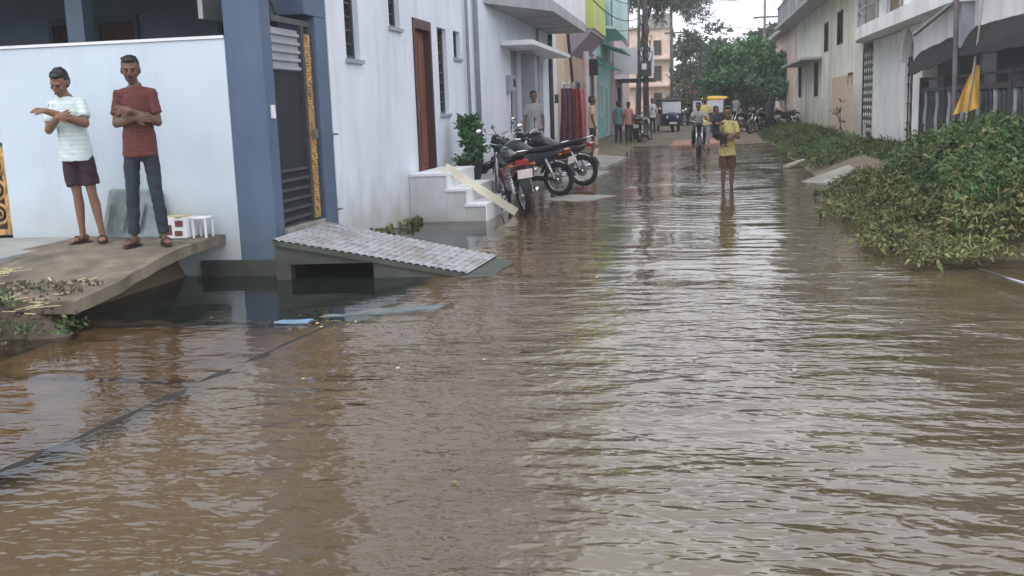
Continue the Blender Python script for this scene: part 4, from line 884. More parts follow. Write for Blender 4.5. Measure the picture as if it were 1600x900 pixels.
leaves_far = clump_points([(x, 140+random.uniform(-6, 6), random.uniform(2, 4)) for x in np.arange(-60, 60, 2.2)], [(3.2, 3, 3.2)]*55, 26)
tag(leaves('far_wood', leaves_far, .9, LD), 'dark mass of distant woodland closing the horizon', 'wood', kind='stuff')
# overhanging feathery tree
ft = thing('feathery_tree', 'tall tree with drooping feathery fronds over the utility pole', 'tree', (-3.9, 63.5, .2))
m = MB(); m.tube([(-3.4, 63.5, .2), (-3.3, 63.3, 3), (-2.9, 63, 6.2), (-2.4, 62.5, 7.6)], [.18, .16, .14, .1], 8)
P = []; top = Vector((-2.4, 62.5, 7.6))
for k in range(22):
    a = random.uniform(-pi, pi) if k > 8 else random.uniform(-.7, .5); ln = random.uniform(2.0, 3.6); dr0 = random.uniform(.5, 2.2)-(.6 if k % 2 else 0)
    pts = []
    for q in np.linspace(0, 1, 10):
        p = top+Vector((cos(a)*ln*q, sin(a)*ln*q, .7*q-dr0*q*q)); pts.append(p)
        if q > .15:
            for _ in range(26): P.append([p.x+rng.normal(0, .12), p.y+rng.normal(0, .16), p.z-abs(rng.normal(0, .2))+.05])
    m.tube(pts, [.04-.003*i for i in range(10)], 5)
m.build('trunk', M_bark, ft); leaves('crown', np.array(P), .30, LD, ft, aspect=.22, up=-.3, off=(-3.9, 63.5, .2), droop=.2)
# flowering shrub near pole
P = clump_points([(-.3, 62, 1.9), (.4, 62.4, 2.2), (-.6, 62.3, 2.5), (.2, 62, 1.4)], [(.6, .5, .45)]*4, 700)
fs = thing('flowering_shrub', 'reddish flowering shrub in front of the distant trees', 'shrub', (0, 62, .2))
leaves('foliage', P, .16, [LD[0], LG[1], mat('faded_red_petal', (.42, .14, .10), .7, .2, 3)], fs, off=(0, 62, .2), weights=(.3, .3, .4))
m = MB(); m.tube([(0, 62, .2), (.1, 62, 1.8)], .06, 6); m.build('stem', M_bark, fs)

# ------------------------------------------------------------------ POLES, CABLES
up_ = thing('utility_pole', 'tall dark utility pole with transformer box and cable tangle', 'utility pole', (-2.05, 45, 0))
m = MB(); m.tube([(-2.05, 45, 0), (-2.05, 45, 9.5)], [.13, .10], 10); m.build('post', M_pole, up_, smooth=True)
m = MB(); m.tube([(-2.35, 44.9, 0), (-2.28, 44.9, 8.5)], [.07, .06], 8); m.build('stay_post', M_pole, up_, smooth=True)
m = MB(); m.box(-2.25, -1.8, 44.7, 44.9, 2.75, 3.4); m.build('junction_box', M_dgrey, up_, bevel=.02)
m = MB(); m.box(-2.2, -2.0, 44.65, 44.698, 3.05, 3.3); m.build('box_label', M_white, up_)
m = MB()
for z in (6.4, 7.4, 8.6): m.box(-2.9, -1.2, 44.86, 44.94, z, z+.08)
m.build('cross_arm', M_dgrey, up_)
for k in range(9):
    z = (6.4, 7.4, 8.6)[k//3]; x = -2.75+(k % 3)*.7; m = MB(); m.tube([(x, 44.9, z+.08), (x, 44.9, z+.2)], [.04, .06], 8); m.build('insulator', M_white, up_)
m = MB()
for k in range(16):
    a = random.uniform(0, 6.28); z = random.uniform(3.4, 6.6); r = random.uniform(.12, .32)
    m.tube([(-2.05+r*cos(a+q)*(1+.3*sin(3*q)), 44.95+r*sin(a+q), z+.35*sin(q*1.4+k)) for q in np.linspace(0, 5, 12)], .018, 4)
m.build('cable_coil', M_cable, up_)
p2 = thing('utility_pole', 'thinner dark utility pole beside the sand coloured building', 'utility pole', (-1.32, 62, 0))
m = MB(); m.tube([(-1.32, 62, 0), (-1.32, 62, 8.3)], [.1, .08], 8); m.build('post', M_pole, p2, smooth=True); m = MB(); m.box(-1.9, -.7, 61.95, 62.05, 7.2, 7.28); m.box(-1.7, -.6, 61.95, 62.05, 5.6, 5.68); m.build('cross_arm', M_dgrey, p2)
p3 = thing('utility_pole', 'distant dark pole with crossbar above the balcony house eave', 'utility pole', (5.12, 80, 0))
m = MB(); m.tube([(5.12, 80, 0), (5.12, 80, 9)], [.12, .09], 8); m.build('post', M_pole, p3, smooth=True); m = MB(); m.box(4.3, 6.9, 79.95, 80.05, 7.6, 7.72); m.box(4.6, 6.4, 79.95, 80.05, 6.8, 6.9); m.build('cross_arm', M_dgrey, p3)
def cable(a, b, sag, lab, r=.014):
    a = Vector(a); b = Vector(b); m = MB(); m.tube([a.lerp(b, q)-Vector((0, 0, sag*4*q*(1-q))) for q in np.linspace(0, 1, 14)], r, 5)
    tag(m.build('cable', M_cable), lab, 'cable', 'overhead cables across the lane')
cable((-2.05, 45, 7.45), (4.0, 52, 7.2), .5, 'upper cable crossing the sky from the tall pole to the balcony house')
cable((-2.05, 45, 6.5), (5.12, 80, 7.7), .7, 'long cable from the tall pole to the distant crossbar pole')
cable((-1.32, 62, 7.25), (5.12, 80, 6.9), .5, 'cable from the thinner pole to the distant crossbar pole')
cable((-2.05, 45, 5.9), (-3.3, 36.5, 5.6), .3, 'cable from the tall pole to the lime balcony, upper one')
cable((-2.05, 45, 4.9), (-3.9, 40.5, 4.8), .3, 'cable from the tall pole to the turquoise house, lower one')
cable((-2.05, 45, 8.7), (-3.05, 29, 5.6), .5, 'cable passing in front of the lime balcony wall', .02)
cable((-2.05, 45, 8.7), (-1.32, 62, 7.3), .3, 'cable linking the two poles on the left')
cable((4.0, 36, 7.0), (-3.0, 31, 7.6), .5, 'cable crossing high between the white and the balcony houses')

cable((-2.05, 45, 6.6), (4.2, 36, 5.6), .8, 'sagging cable from the tall pole down to the long eave')
cable((-2.05, 45, 5.4), (-3.1, 29.5, 4.9), .6, 'low cable from the tall pole to the white house balcony', .02)
cable((-1.32, 62, 5.6), (4.9, 55, 5.4), .5, 'cable from the thinner pole to the beige far house')
cable((-2.05, 45, 7.4), (5.12, 80, 6.85), .9, 'lowest sagging cable towards the distant crossbar pole')
cable((4.1, 50, 7.2), (5.12, 80, 7.7), .4, 'cable from the balcony house roof to the distant pole')
P = []
for _ in range(240):
    y = random.uniform(4, 22); x = random.uniform(-2.4, 1.9)*(1 if random.random() < .35 else 1.0)+(0 if random.random() < .5 else .3); P.append((x, y, .006))
for _ in range(160): P.append((random.gauss(1.65, .12), random.uniform(9.8, 17), .008))
for _ in range(90): P.append((random.gauss(-2.75, .35), random.gauss(7.2, .12), .008))
tag(leaves('floating_litter', np.array(P), .035, [M_dead, LY[1], M_straw], up=0, aspect=.6), 'tiny leaves and bits floating on the brown water', 'litter', kind='stuff')
bpy.data.objects['floating_litter'].data.transform(Matrix.Diagonal((1, 1, .25, 1))); bpy.data.objects['floating_litter'].location.z = .008

# ------------------------------------------------------------------ PEOPLE
def fuse(name, mb, mt, parent, vox=.009, smooth=3, fold=0):
    o = mb.build(name, mt, parent); md = o.modifiers.new('r', 'REMESH'); md.mode = 'VOXEL'; md.voxel_size = vox; md.use_smooth_shade = True
    if smooth:
        s_ = o.modifiers.new('s', 'SMOOTH'); s_.iterations = smooth; s_.factor = .5
    bpy.context.view_layer.update(); dg = bpy.context.evaluated_depsgraph_get(); me = bpy.data.meshes.new_from_object(o.evaluated_get(dg)); o.modifiers.clear()
    old = o.data; o.data = me; bpy.data.meshes.remove(old)
    if fold and vox < .013:
        nv = len(me.vertices); co = np.empty(nv*3, np.float32); no = np.empty(nv*3, np.float32); me.vertices.foreach_get('co', co); me.vertex_normals.foreach_get('vector', no)
        co = co.reshape(-1, 3); f = np.array([mnoise.noise(Vector((c[0]*16+c[2]*7, c[1]*14, c[2]*5)))+.7*mnoise.noise(Vector((c[0]*7, c[1]*9, c[2]*22+c[0]*9))) for c in co.tolist()])
        me.vertices.foreach_set('co', (co+no.reshape(-1, 3)*f[:, None]*fold).astype(np.float32).ravel())
        me.update()
    if not me.materials: me.materials.append(mt)
    return o
def hand(mb, wr, d, wv, nv, curl=.5, s=1):
    wr = Vector(wr); d = Vector(d).normalized(); wv = Vector(wv); wv = (wv-d*wv.dot(d)).normalized(); nv = Vector(nv); nv = (nv-d*nv.dot(d)-wv*nv.dot(wv)).normalized()
    mb.tube([wr-d*.02, wr+d*.03*s, wr+d*.085*s], [(.026*s, .019*s), (.036*s, .016*s), (.040*s, .013*s)], 12, ref=wv, round_=True)
    for off, ln in ((-.034, .058), (-.012, .072), (.011, .068), (.032, .052)):
        b = wr+d*.085*s+wv*off*s; d1 = (d*cos(curl*.6)+nv*sin(curl*.6)); d2 = (d*cos(curl*1.4)+nv*sin(curl*1.4)); p1 = b+d1*ln*.5*s+wv*off*.12; p2 = p1+d2*ln*.5*s
        mb.tube([b-d*.02, b, p1, p2], [.0085*s, .0088*s, .008*s, .0068*s], 8, round_=True)
    tb = wr+d*.025*s-wv*.03*s; p1 = tb+(d*.7-wv*.75).normalized()*.035*s; p2 = p1+(d*.95-wv*.2+nv*.3).normalized()*.03*s
    mb.tube([tb, p1, p2], [.013*s, .0105*s, .008*s], 8, round_=True)
def person(name, label, J, loc, rz, skin, top_m, bot_m, top='short', bot='trousers', vox=.009, group=None, foot='sandal', hair=M_hair, scale=1, moust=False, collar=True):
    t = thing(name, label, 'person', loc, rz, group); t.scale = (scale*.85, scale*.92, scale)
    g = {k: Vector(v) for k, v in J.items() if isinstance(v, (tuple, list, Vector))}
    hipc = (g['hipR']+g['hipL'])/2; shc = (g['shR']+g['shL'])/2; nk = g['neck']; hd = g['head']
    HM = Euler(J.get('hrot', (0, 0, 0))).to_matrix() @ Matrix.Diagonal((1.20, 1.12, 1.05))
    def hp(x, y, z): return hd+HM @ Vector((x, y, z))
    b = LB()
    b.tube([hipc+Vector((0, 0, -.05)), hipc+Vector((0, 0, .05)), hipc.lerp(shc, .35), hipc.lerp(shc, .65), shc+Vector((0, 0, -.05)), shc+Vector((0, .0, .03))],
           [(.135, .095), (.14, .098), (.118, .085), (.138, .093), (.142, .088), (.085, .06)], 18, ref=(1, 0, 0), round_=True)
    b.tube([shc+Vector((0, 0, -.02)), nk, hp(0, .012, -.06)], [.06, .053, .052], 12, round_=True)
    # head: skull, jaw, brow, nose, ears
    b.ell(hp(0, .012, .03), (.076, .094, .092), 18, HM); b.ell(hp(0, -.022, -.035), (.058, .066, .078), 16, HM); b.ell(hp(0, -.048, -.088), (.03, .03, .024), 10, HM)
    b.ell(hp(0, -.072, .028), (.055, .018, .014), 10, HM); b.ell(hp(0, -.094, -.012), (.013, .02, .026), 10, HM); b.ell(hp(0, -.098, -.026), (.021, .014, .012), 10, HM)
    for s_ in (-1, 1): b.ell(hp(s_*.078, .012, -.005), (.010, .02, .032), 10, HM); b.ell(hp(s_*.04, -.06, -.02), (.024, .02, .022), 8, HM)
    b.ell(hp(0, -.086, -.058), (.024, .012, .012), 8, HM)
    for S in 'RL':
        sh, el, wr = g['sh'+S], g['el'+S], g['wr'+S]
        b.tube([shc.lerp(sh, .7)+Vector((0, 0, -.01)), sh+Vector((0, 0, -.02)), sh.lerp(el, .45), el], [.056, .058, .050, .042], 12, round_=True); b.tube([el, el.lerp(wr, .3), wr], [.044, .045, .029], 12, round_=True)
        hand(b, wr, g['hd'+S], g['hw'+S], g['hn'+S], J.get('curl', .5), 1.08)
        hp_, kn, an = g['hip'+S], g['kn'+S], g['an'+S]
        b.tube([hp_+Vector((0, 0, .03)), hp_.lerp(kn, .4), kn], [.088, .074, .052], 14, round_=True); b.tube([kn, kn.lerp(an, .32)+Vector((0, .015, 0)), an.lerp(kn, .15), an], [.051, .055, .036, .035], 12, round_=True)
        td = g.get('toe'+S, Vector((0, -1, 0))).normalized(); sd_ = td.cross(Vector((0, 0, 1)))
        ft_ = an+Vector((0, 0, -.045))
        b.tube([ft_-td*.05, ft_+td*.03, ft_+td*.11-Vector((0, 0, .012)), ft_+td*.165-Vector((0, 0, .018))], [(.032, .034), (.036, .036), (.044, .022), (.040, .014)], 12, ref=sd_, round_=True)
    body = fuse('body', b, skin, t, vox, 2)
    # hair
    h = LB(); h.ell(hp(0, .024, .044), (.081, .090, .086), 16, HM); h.ell(hp(0, .05, -.005), (.076, .07, .08), 14, HM); h.ell(hp(0, -.035, .090), (.060, .048, .030), 10, HM)
    for k in range(26):
        a = random.uniform(0, 2*pi); q = random.uniform(.1, 1); h.ell(hp(.066*cos(a)*q, .02+.075*sin(a)*q, .098+.026*(1-q)), (.016, .018, .012), 6, HM)
    fuse('hair', h, hair, t, max(vox, .008), 1)
    e = LB()
    for s_ in (-1, 1): e.ell(hp(s_*.030, -.081, .004), (.011, .006, .005), 10, HM); e.bar(hp(s_*.016, -.089, .024), hp(s_*.045, -.078, .025), .006, .005)
    if moust: e.ell(hp(0, -.098, -.045), (.030, .010, .008), 8, HM)
    e.build('eyes_and_brows', hair, t)
    e = LB(); e.ell(hp(0, -.095, -.062), (.022, .008, .007), 8, HM); e.build('mouth', M_lip, t)
    # top
    if top:
        s_ = LB()
        s_.tube([hipc+Vector((0, 0, -.10)), hipc+Vector((0, 0, .03)), hipc.lerp(shc, .35), hipc.lerp(shc, .65), shc+Vector((0, 0, -.09)), shc+Vector((0, 0, -.03)), shc+Vector((0, .005, .03)), shc+Vector((0, .008, .055))],
                [(.190, .145), (.178, .132), (.160, .122), (.164, .126), (.170, .118), (.148, .102), (.100, .078), (.064, .060)], 20, ref=(1, 0, 0), round_=False)
        for S in 'RL':
            sh, el, wr = g['sh'+S], g['el'+S], g['wr'+S]; q = .74 if top == 'short' else 1.0
            s_.tube([shc.lerp(sh, .55)+Vector((0, 0, -.012)), sh+Vector((0, 0, -.022)), sh.lerp(el, q*.5), sh.lerp(el, q*.93), sh.lerp(el, q)], [.056, .066, .068, .068, .066], 12)
            s_.ell(sh+Vector((0, 0, -.03)), (.068, .068, .068), 12)
            if top == 'long': s_.tube([el, el.lerp(wr, .5), el.lerp(wr, .9)], [.052, .050, .040], 12, round_=True)
        s_.tube([g['shR']+Vector((0, 0, -.03)), shc+Vector((0, 0, -.01)), g['shL']+Vector((0, 0, -.03))], [.066, .078, .066], 12, round_=True)
        s_.tube([shc+Vector((0, 0, -.06)), shc.lerp(nk, .75)], [.09, .066], 14)
        if collar:
            s_.torus(nk+Vector((0, .005, -.015)), (0, -.35, 1), .062, .014, 20, 8)
            s_.bar(shc+Vector((-.0, -.10, -.02)), hipc.lerp(shc, .1)+Vector((0, -.128, 0)), .02, .008)
        # soft folds
        for k in range(5):
            z = hipc.lerp(shc, .08+.1*k); s_.tube([z+Vector((-.15, -.055, .02)), z+Vector((0, -.118, -.01)), z+Vector((.15, -.06, .02))], .008, 6, round_=True)
        fuse('shirt', s_, top_m, t, vox, 2, .011)
    if bot:
        s_ = LB(); s_.tube([hipc+Vector((0, 0, -.15)), hipc+Vector((0, 0, -.10)), hipc+Vector((0, 0, .02)), hipc+Vector((0, 0, .085))], [(.10, .085), (.158, .115), (.168, .120), (.155, .112)], 18, ref=(1, 0, 0))
        for S in 'RL':
            hp_, kn, an = g['hip'+S], g['kn'+S], g['an'+S]
            if bot == 'shorts': s_.tube([hp_+Vector((0, 0, .02)), hp_.lerp(kn, .45), hp_.lerp(kn, .82)], [.088, .098, .102], 14)
            else: s_.tube([hp_+Vector((0, 0, .02)), hp_.lerp(kn, .5), kn, kn.lerp(an, .35), an+Vector((0, 0, .02))], [.090, .086, .070, .067, .062], 14)
        fuse('trousers' if bot != 'shorts' else 'shorts', s_, bot_m, t, vox, 2, .010)
    if foot:
        for S in 'RL':
            an = g['an'+S]; td = g.get('toe'+S, Vector((0, -1, 0))).normalized(); sd_ = td.cross(Vector((0, 0, 1))); f_ = an+Vector((0, 0, -.088))
            s_ = LB(); s_.tube([f_-td*.10, f_-td*.04, f_+td*.08, f_+td*.19], [(.03, .010), (.042, .011), (.05, .010), (.032, .008)], 14, ref=sd_)
            for q in (.02, .09): s_.torus(f_+td*q+Vector((0, 0, .022)), td, .045, .009, 16, 6)
            s_.build('sandal', M_sandal, t, smooth=True)
    return t
def std(**kw):
    J = dict(hipR=(-.085, 0, .90), hipL=(.085, 0, .90), knR=(-.10, -.02, .49), knL=(.10, -.02, .49), anR=(-.12, 0, .09), anL=(.12, 0, .09), shR=(-.162, 0, 1.40), shL=(.162, 0, 1.40),
             neck=(0, 0, 1.47), head=(0, -.015, 1.60), elR=(-.235, .02, 1.12), elL=(.235, .02, 1.12), wrR=(-.24, -.06, .88), wrL=(.24, -.06, .88), hdR=(0, -.1, -1), hdL=(0, -.1, -1), hwR=(0, 1, 0), hwL=(0, 1, 0), hnR=(1, 0, 0), hnL=(-1, 0, 0), toeR=(-.25, -1, 0), toeL=(.25, -1, 0))
    J.update(kw); return J

def stripe_mat(name, base, line, scale, axis='Z', check=False, amt=.5):
    m = mat(name, base, .85, .08, 8, .012, 13); n = m.node_tree.nodes; l = m.node_tree.links; p = n['Principled BSDF']; src = p.inputs['Base Color'].links[0].from_socket
    t = n.new('ShaderNodeTexCoord'); s = src
    for ax in ([axis] if not check else ['Z', 'X']):
        wv = n.new('ShaderNodeTexWave'); wv.bands_direction = ax; wv.inputs['Scale'].default_value = scale; wv.inputs['Distortion'].default_value = .5; wv.inputs['Detail'].default_value = 1; l.new(t.outputs['Object'], wv.inputs['Vector'])
        r = n.new('ShaderNodeValToRGB'); r.color_ramp.elements[0].position = .72; r.color_ramp.elements[1].position = .9; r.color_ramp.elements[1].color = (amt,)*3+(1,); l.new(wv.outputs['Fac'], r.inputs[0])
        x = n.new('ShaderNodeMixRGB'); l.new(r.outputs[0], x.inputs[0]); l.new(s, x.inputs[1]); x.inputs[2].default_value = line+(1,); s = x.outputs[0]
    l.new(s, p.inputs['Base Color']); return m
M_mint = stripe_mat('mint_striped_cotton', (.56, .66, .66), (.34, .46, .50), 7.5, amt=.4)
M_redchk = stripe_mat('maroon_checked_cotton', (.095, .024, .022), (.15, .06, .05), 9, check=True, amt=.28)
M_jean = mat('dark_navy_denim', (.020, .027, .040), .85, .25, 6, .012, 14)
M_dshort = mat('dark_maroon_shorts', (.03, .014, .022), .85, .2, 6, .012, 12)

FACE = 0
J1 = std(hipR=(-.09, 0, .89), hipL=(.08, 0, .89), knR=(-.03, -.03, .48), knL=(.13, -.02, .48), anR=(-.03, 0, .09), anL=(.19, 0, .09),
         shR=(-.205, -.01, 1.33), shL=(.105, -.01, 1.35), neck=(-.065, -.025, 1.41), head=(-.085, -.06, 1.525), hrot=(radians(28), radians(6), radians(-10)),
         elR=(-.24, -.10, 1.09), wrR=(-.03, -.31, 1.20), elL=(.17, -.10, 1.14), wrL=(-.17, -.30, 1.265), hdR=(1, -.1, .22), hwR=(0, 0, 1), hnR=(0, -1, 0), hdL=(-1, .15, .10), hwL=(0, .9, .5), hnL=(0, -.4, -1), curl=.2, toeR=(-.45, -1, 0), toeL=(.35, -1, 0))
person('person', 'man in pale mint striped shirt and dark shorts crossing his raised forearms', J1, (-5.83, 9.02, .425), radians(12), M_skin, M_mint, M_dshort, 'short', 'shorts', .008, scale=1.0)
J2 = std(hipR=(-.085, 0, .92), hipL=(.085, 0, .92), anR=(-.15, 0, .09), anL=(.17, -.02, .09), knR=(-.12, -.02, .50), knL=(.13, -.04, .50), head=(-.02, -.02, 1.60), neck=(0, 0, 1.475), hrot=(radians(10), 0, radians(4)),
         elR=(-.215, -.03, 1.13), wrR=(.02, -.205, 1.165), elL=(.215, -.03, 1.13), wrL=(-.03, -.245, 1.235), hdR=(1, .05, .08), hwR=(0, 0, 1), hnR=(0, 1, 0), hdL=(-1, .12, .10), hwL=(0, 0, 1), hnL=(0, 1, 0), curl=.35, toeR=(-.5, -1, 0), toeL=(.45, -1, 0))
person('person', 'man in maroon checked shirt and navy trousers with folded arms', J2, (-5.03, 8.78, .425), radians(20), M_skin2, M_redchk, M_jean, 'short', 'trousers', .008, moust=True)

# wading man with a dark bundle and yellow shirt
M_yelsh = mat('yellow_jersey_cotton', (.50, .42, .16), .85, .15, 7, .012, 13, dirt=(.05, .05, .04), damt=1, dscale=6)
M_brsh = mat('brown_shorts_cotton', (.075, .035, .025), .85, .2, 6)
J3 = std(hipR=(-.085, 0, .86), hipL=(.085, 0, .86), knR=(-.09, -.04, .47), knL=(.10, 0, .47), anR=(-.09, 0, .09), anL=(.10, .05, .09), head=(.0, -.02, 1.56), neck=(.0, 0, 1.44), shR=(-.18, 0, 1.37), shL=(.18, 0, 1.37),
         elR=(-.24, -.08, 1.10), wrR=(-.02, -.25, 1.10), elL=(.24, -.08, 1.11), wrL=(-.04, -.26, 1.18), hdR=(1, 0, .1), hwR=(0, 0, 1), hnR=(0, 1, 0), hdL=(-1, 0, .1), hwL=(0, 0, 1), hnL=(0, 1, 0))
person('person', 'man wading mid lane in yellow and black shirt and brown shorts', J3, (.57, 18.8, -.10), radians(4), M_skin2, M_yelsh, M_brsh, 'short', 'shorts', .012, scale=.94)
def simple_person(label, loc, rz, top_m, bot_m, bot='trousers', sc=1, skin=M_skin2, group=None, J=None):
    return person('person', label, J or std(), loc, rz, skin, top_m, bot_m, 'short', bot, .018, group, None, scale=sc, collar=False)
M_wht = mat('white_cotton', (.68, .68, .70), .85, .08, 7); M_pk = mat('pink_cotton', (.55, .22, .24), .85, .15, 7); M_tl = mat('teal_cotton', (.10, .22, .24), .85, .15, 7); M_or = mat('peach_cotton', (.60, .38, .28), .85, .1, 7); M_blk = mat('black_cotton', (.02, .02, .022), .85, .2, 7); M_gr = mat('grey_cotton', (.28, .29, .30), .85, .15, 7)
simple_person('person in grey top standing at the grey door behind the motorcycles', (-3.42, 22.2, .27), radians(10), M_gr, M_blk, sc=.97)
simple_person('person in peach shirt and black shorts in front of the peach house', (-2.95, 30.3, .15), radians(100), M_or, M_blk, 'shorts')
simple_person('person in teal shirt and dark trousers before the turquoise wall', (-2.82, 39, .12), radians(170), M_tl, M_jean, sc=.95)
simple_person('person in pink shirt standing right of the teal shirted one', (-2.45, 39.2, .12), radians(-20), M_pk, M_jean, sc=.92)
JC = std(hipR=(-.09, 0, .80), hipL=(.09, 0, .80), knR=(-.17, -.30, .78), knL=(.17, -.30, .78), anR=(-.16, -.30, .42), anL=(.16, -.30, .42), elR=(-.22, -.12, 1.12), elL=(.22, -.12, 1.12), wrR=(-.10, -.30, 1.16), wrL=(.10, -.30, 1.16), hdR=(0, -1, 0), hdL=(0, -1, 0))
simple_person('small child in navy clothes carried on the wading man\'s arm', (.37, 18.60, .60), radians(60), mat('navy_cloth', (.02, .022, .045), .9, .2, 8), M_blk, sc=.52, J=JC)
# hanging garments by the peach house
for (y, x, mt, lab, wd) in ((31.7, -3.85, mat('plum_cloth', (.14, .06, .09), .9, .2, 5, .01, 12), 'long plum coloured cloth hanging outside the peach house', .26), (33.2, -3.8, mat('crimson_cloth', (.26, .04, .05), .9, .2, 5, .01, 12), 'long crimson cloth hanging by the peach house post', .28), (34.3, -3.75, M_pk, 'pink cloth hanging by the peach house doorway', .24)):
    m = MB(); nu = 14; vv = []
    for j in range(9):
        v = j/8
        for i in range(nu+1):
            u = i/nu; vv.append((x+(u-.5)*wd*2*(.7+.3*v)+.02*sin(v*4), y+.05*sin(u*18)*(.5+v), 2.15-1.75*v))
    n0 = len(vv); vv += [(a, b+.012, c) for a, b, c in vv]
    m.add(vv, [(l*n0+j*(nu+1)+i, l*n0+j*(nu+1)+i+1, l*n0+(j+1)*(nu+1)+i+1, l*n0+(j+1)*(nu+1)+i) for l in (0, 1) for j in range(8) for i in range(nu)])
    tag(m.build('hanging_cloth', mt, smooth=True), lab, 'cloth')
m = MB(); m.tube([(-3.8, 31.2, 2.25), (-3.75, 33, 2.17), (-3.6, 35.2, 2.25)], .008, 4); tag(m.build('clothes_line', M_cable), 'thin line carrying hanging cloth outside the peach house', 'rope')

# ------------------------------------------------------------------ MOTORCYCLES
def wheel(par, x, R=.30, rimm=M_chrome, spokes=True, steer=0):
    b = LB(); b.torus((x, 0, R), (0, 1, 0), R-.045, .048, 30, 8); o = b.build('wheel', M_black, par, smooth=True)
    r = LB(); r.torus((x, 0, R), (0, 1, 0), R-.085, .014, 30, 6)
    for k in range(14 if spokes else 5):
        a = 2*pi*k/(14 if spokes else 5); r.tube([(x+.03*cos(a), .02*(-1)**k, R+.03*sin(a)), (x+(R-.09)*cos(a), 0, R+(R-.09)*sin(a))], .004 if spokes else .014, 5)
    r.tube([(x, -.06, R), (x, .06, R)], .035, 10); r.build('rim', rimm, o, smooth=True)
    d = LB(); d.tube([(x, .05, R), (x, .056, R)], .10, 18); d.build('brake_disc', M_steel, o)
    return o
def motorcycle(label, loc, rz, tank_m, side_m, lean=-6, group='motorcycles parked by the white house'):
    t = thing('motorcycle', label, 'motorcycle', loc, rz, group); t.rotation_euler = (radians(lean), 0, rz)
    wheel(t, -.66); wheel(t, .66)
    def p(name, b, mt, sm_=True, par=t): return b.build(name, mt, par, smooth=sm_)
    b = LB(); b.tube([(-.15, 0, .32), (.12, 0, .34), (.30, 0, .62), (.42, 0, .86)], [.03, .035, .03, .03], 8); b.tube([(.38, 0, .84), (-.1, 0, .76), (-.6, 0, .74)], .025, 8)
    for s in (-1, 1): b.tube([(-.15, .07*s, .33), (-.66, .09*s, .30)], .02, 6)
    p('frame', b, M_black)
    b = LB()
    for s in (-1, 1): b.tube([(.66, .085*s, .30), (.55, .085*s, .60), (.44, .085*s, .92)], [.026, .024, .02], 8)
    p('fork', b, M_chrome)
    b = LB(); b.ell((.02, 0, .44), (.17, .11, .13), 12); b.box(-.02, .12, -.07, .07, .50, .64)
    for k in range(5): b.box(-.05, .15, -.1, .1, .51+k*.025, .518+k*.025)
    p('engine', b, M_steel, False)
    b = LB(); b.tube([(-.12, 0, .80), (.02, 0, .83), (.22, 0, .87), (.38, 0, .84)], [(.09, .07), (.14, .115), (.145, .12), (.08, .08)], 16, ref=(0, 1, 0), round_=True); tk = p('fuel_tank', b, tank_m)
    b = LB(); b.tube([(.15, 0, .985), (.15, 0, 1.0)], .035, 12); b.build('filler_cap', M_chrome, tk)
    b = LB(); b.tube([(-.10, 0, .80), (-.35, 0, .82), (-.62, 0, .87), (-.74, 0, .90)], [(.09, .04), (.135, .055), (.12, .05), (.08, .03)], 14, ref=(0, 1, 0), round_=True); p('seat', b, M_black)
    for s in (-1, 1):
        b = LB(); b.tube([(-.12, .11*s, .66), (-.34, .125*s, .66), (-.62, .105*s, .74), (-.78, .05*s, .80)], [(.03, .11), (.03, .12), (.03, .07), (.02, .03)], 12, ref=(0, 1, 0), round_=True); p('side_panel', b, side_m)
        b = LB(); b.tube([(-.66, .13*s, .32), (-.50, .12*s, .68)], .028, 8)
        for k in range(7): b.torus((-.645+.02*k, .13*s, .36+.045*k), (.4, 0, 1), .036, .008, 12, 5)
        p('shock_absorber', b, M_chrome)
        b = LB(); b.tube([(.42, .06*s, 1.02), (.40, .22*s, 1.08), (.30, .36*s, 1.06)], .013, 6); hb = p('handlebar', b, M_chrome)
        g_ = LB(); g_.tube([(.33, .32*s, 1.065), (.27, .40*s, 1.055)], .02, 8, round_=True); g_.build('grip', M_black, hb, smooth=True)
        b = LB(); b.tube([(.38, .24*s, 1.08), (.40, .31*s, 1.24)], .007, 5); b.ell((.40, .33*s, 1.28), (.015, .055, .04), 12); mr = p('mirror', b, M_black)
        g_ = LB(); g_.ell((.385, .33*s, 1.28), (.006, .046, .032), 10); g_.build('glass', M_chrome, mr)
        b = LB(); b.tube([(-.80, .04*s, .76), (-.82, .15*s, .76)], .008, 5); b.ell((-.82, .17*s, .76), (.03, .035, .025), 10); p('turn_signal', b, M_orange)
    b = LB()
    for i in range(13):
        a0 = radians(20+i*11); a1 = radians(20+(i+1)*11)
        b.add([(-.66-.35*cos(a0), y, .30+.35*sin(a0)) for y in (-.07, .07)]+[(-.66-.35*cos(a1), y, .30+.35*sin(a1)) for y in (.07, -.07)], [(0, 1, 2, 3)])
    p('rear_fender', b, M_black)
    b = LB()
    for i in range(12):
        a0 = radians(10+i*12); a1 = radians(10+(i+1)*12)
        for (r0, y0), (r1, y1) in (((.325, -.065), (.345, -.03)), ((.345, -.03), (.345, .03)), ((.345, .03), (.325, .065))):
            b.add([(.66+r0*cos(a0), y0, .30+r0*sin(a0)), (.66+r1*cos(a0), y1, .30+r1*sin(a0)), (.66+r1*cos(a1), y1, .30+r1*sin(a1)), (.66+r0*cos(a1), y0, .30+r0*sin(a1))], [(0, 1, 2, 3)])
    p('front_fender', b, side_m)
    b = LB(); b.tube([(.46, 0, .95), (.56, 0, .94), (.60, 0, .935)], [.06, .095, .09], 18, round_=True); hl = p('headlight', b, M_black)
    g_ = LB(); g_.ell((.60, 0, .935), (.03, .08, .08), 14); g_.build('lens', M_white, hl, smooth=True)
    b = LB(); b.tube([(.18, -.10, .38), (.1, -.13, .26), (-.3, -.15, .27), (-.85, -.17, .38)], [.02, .022, .036, .045], 10); p('exhaust', b, M_chrome)
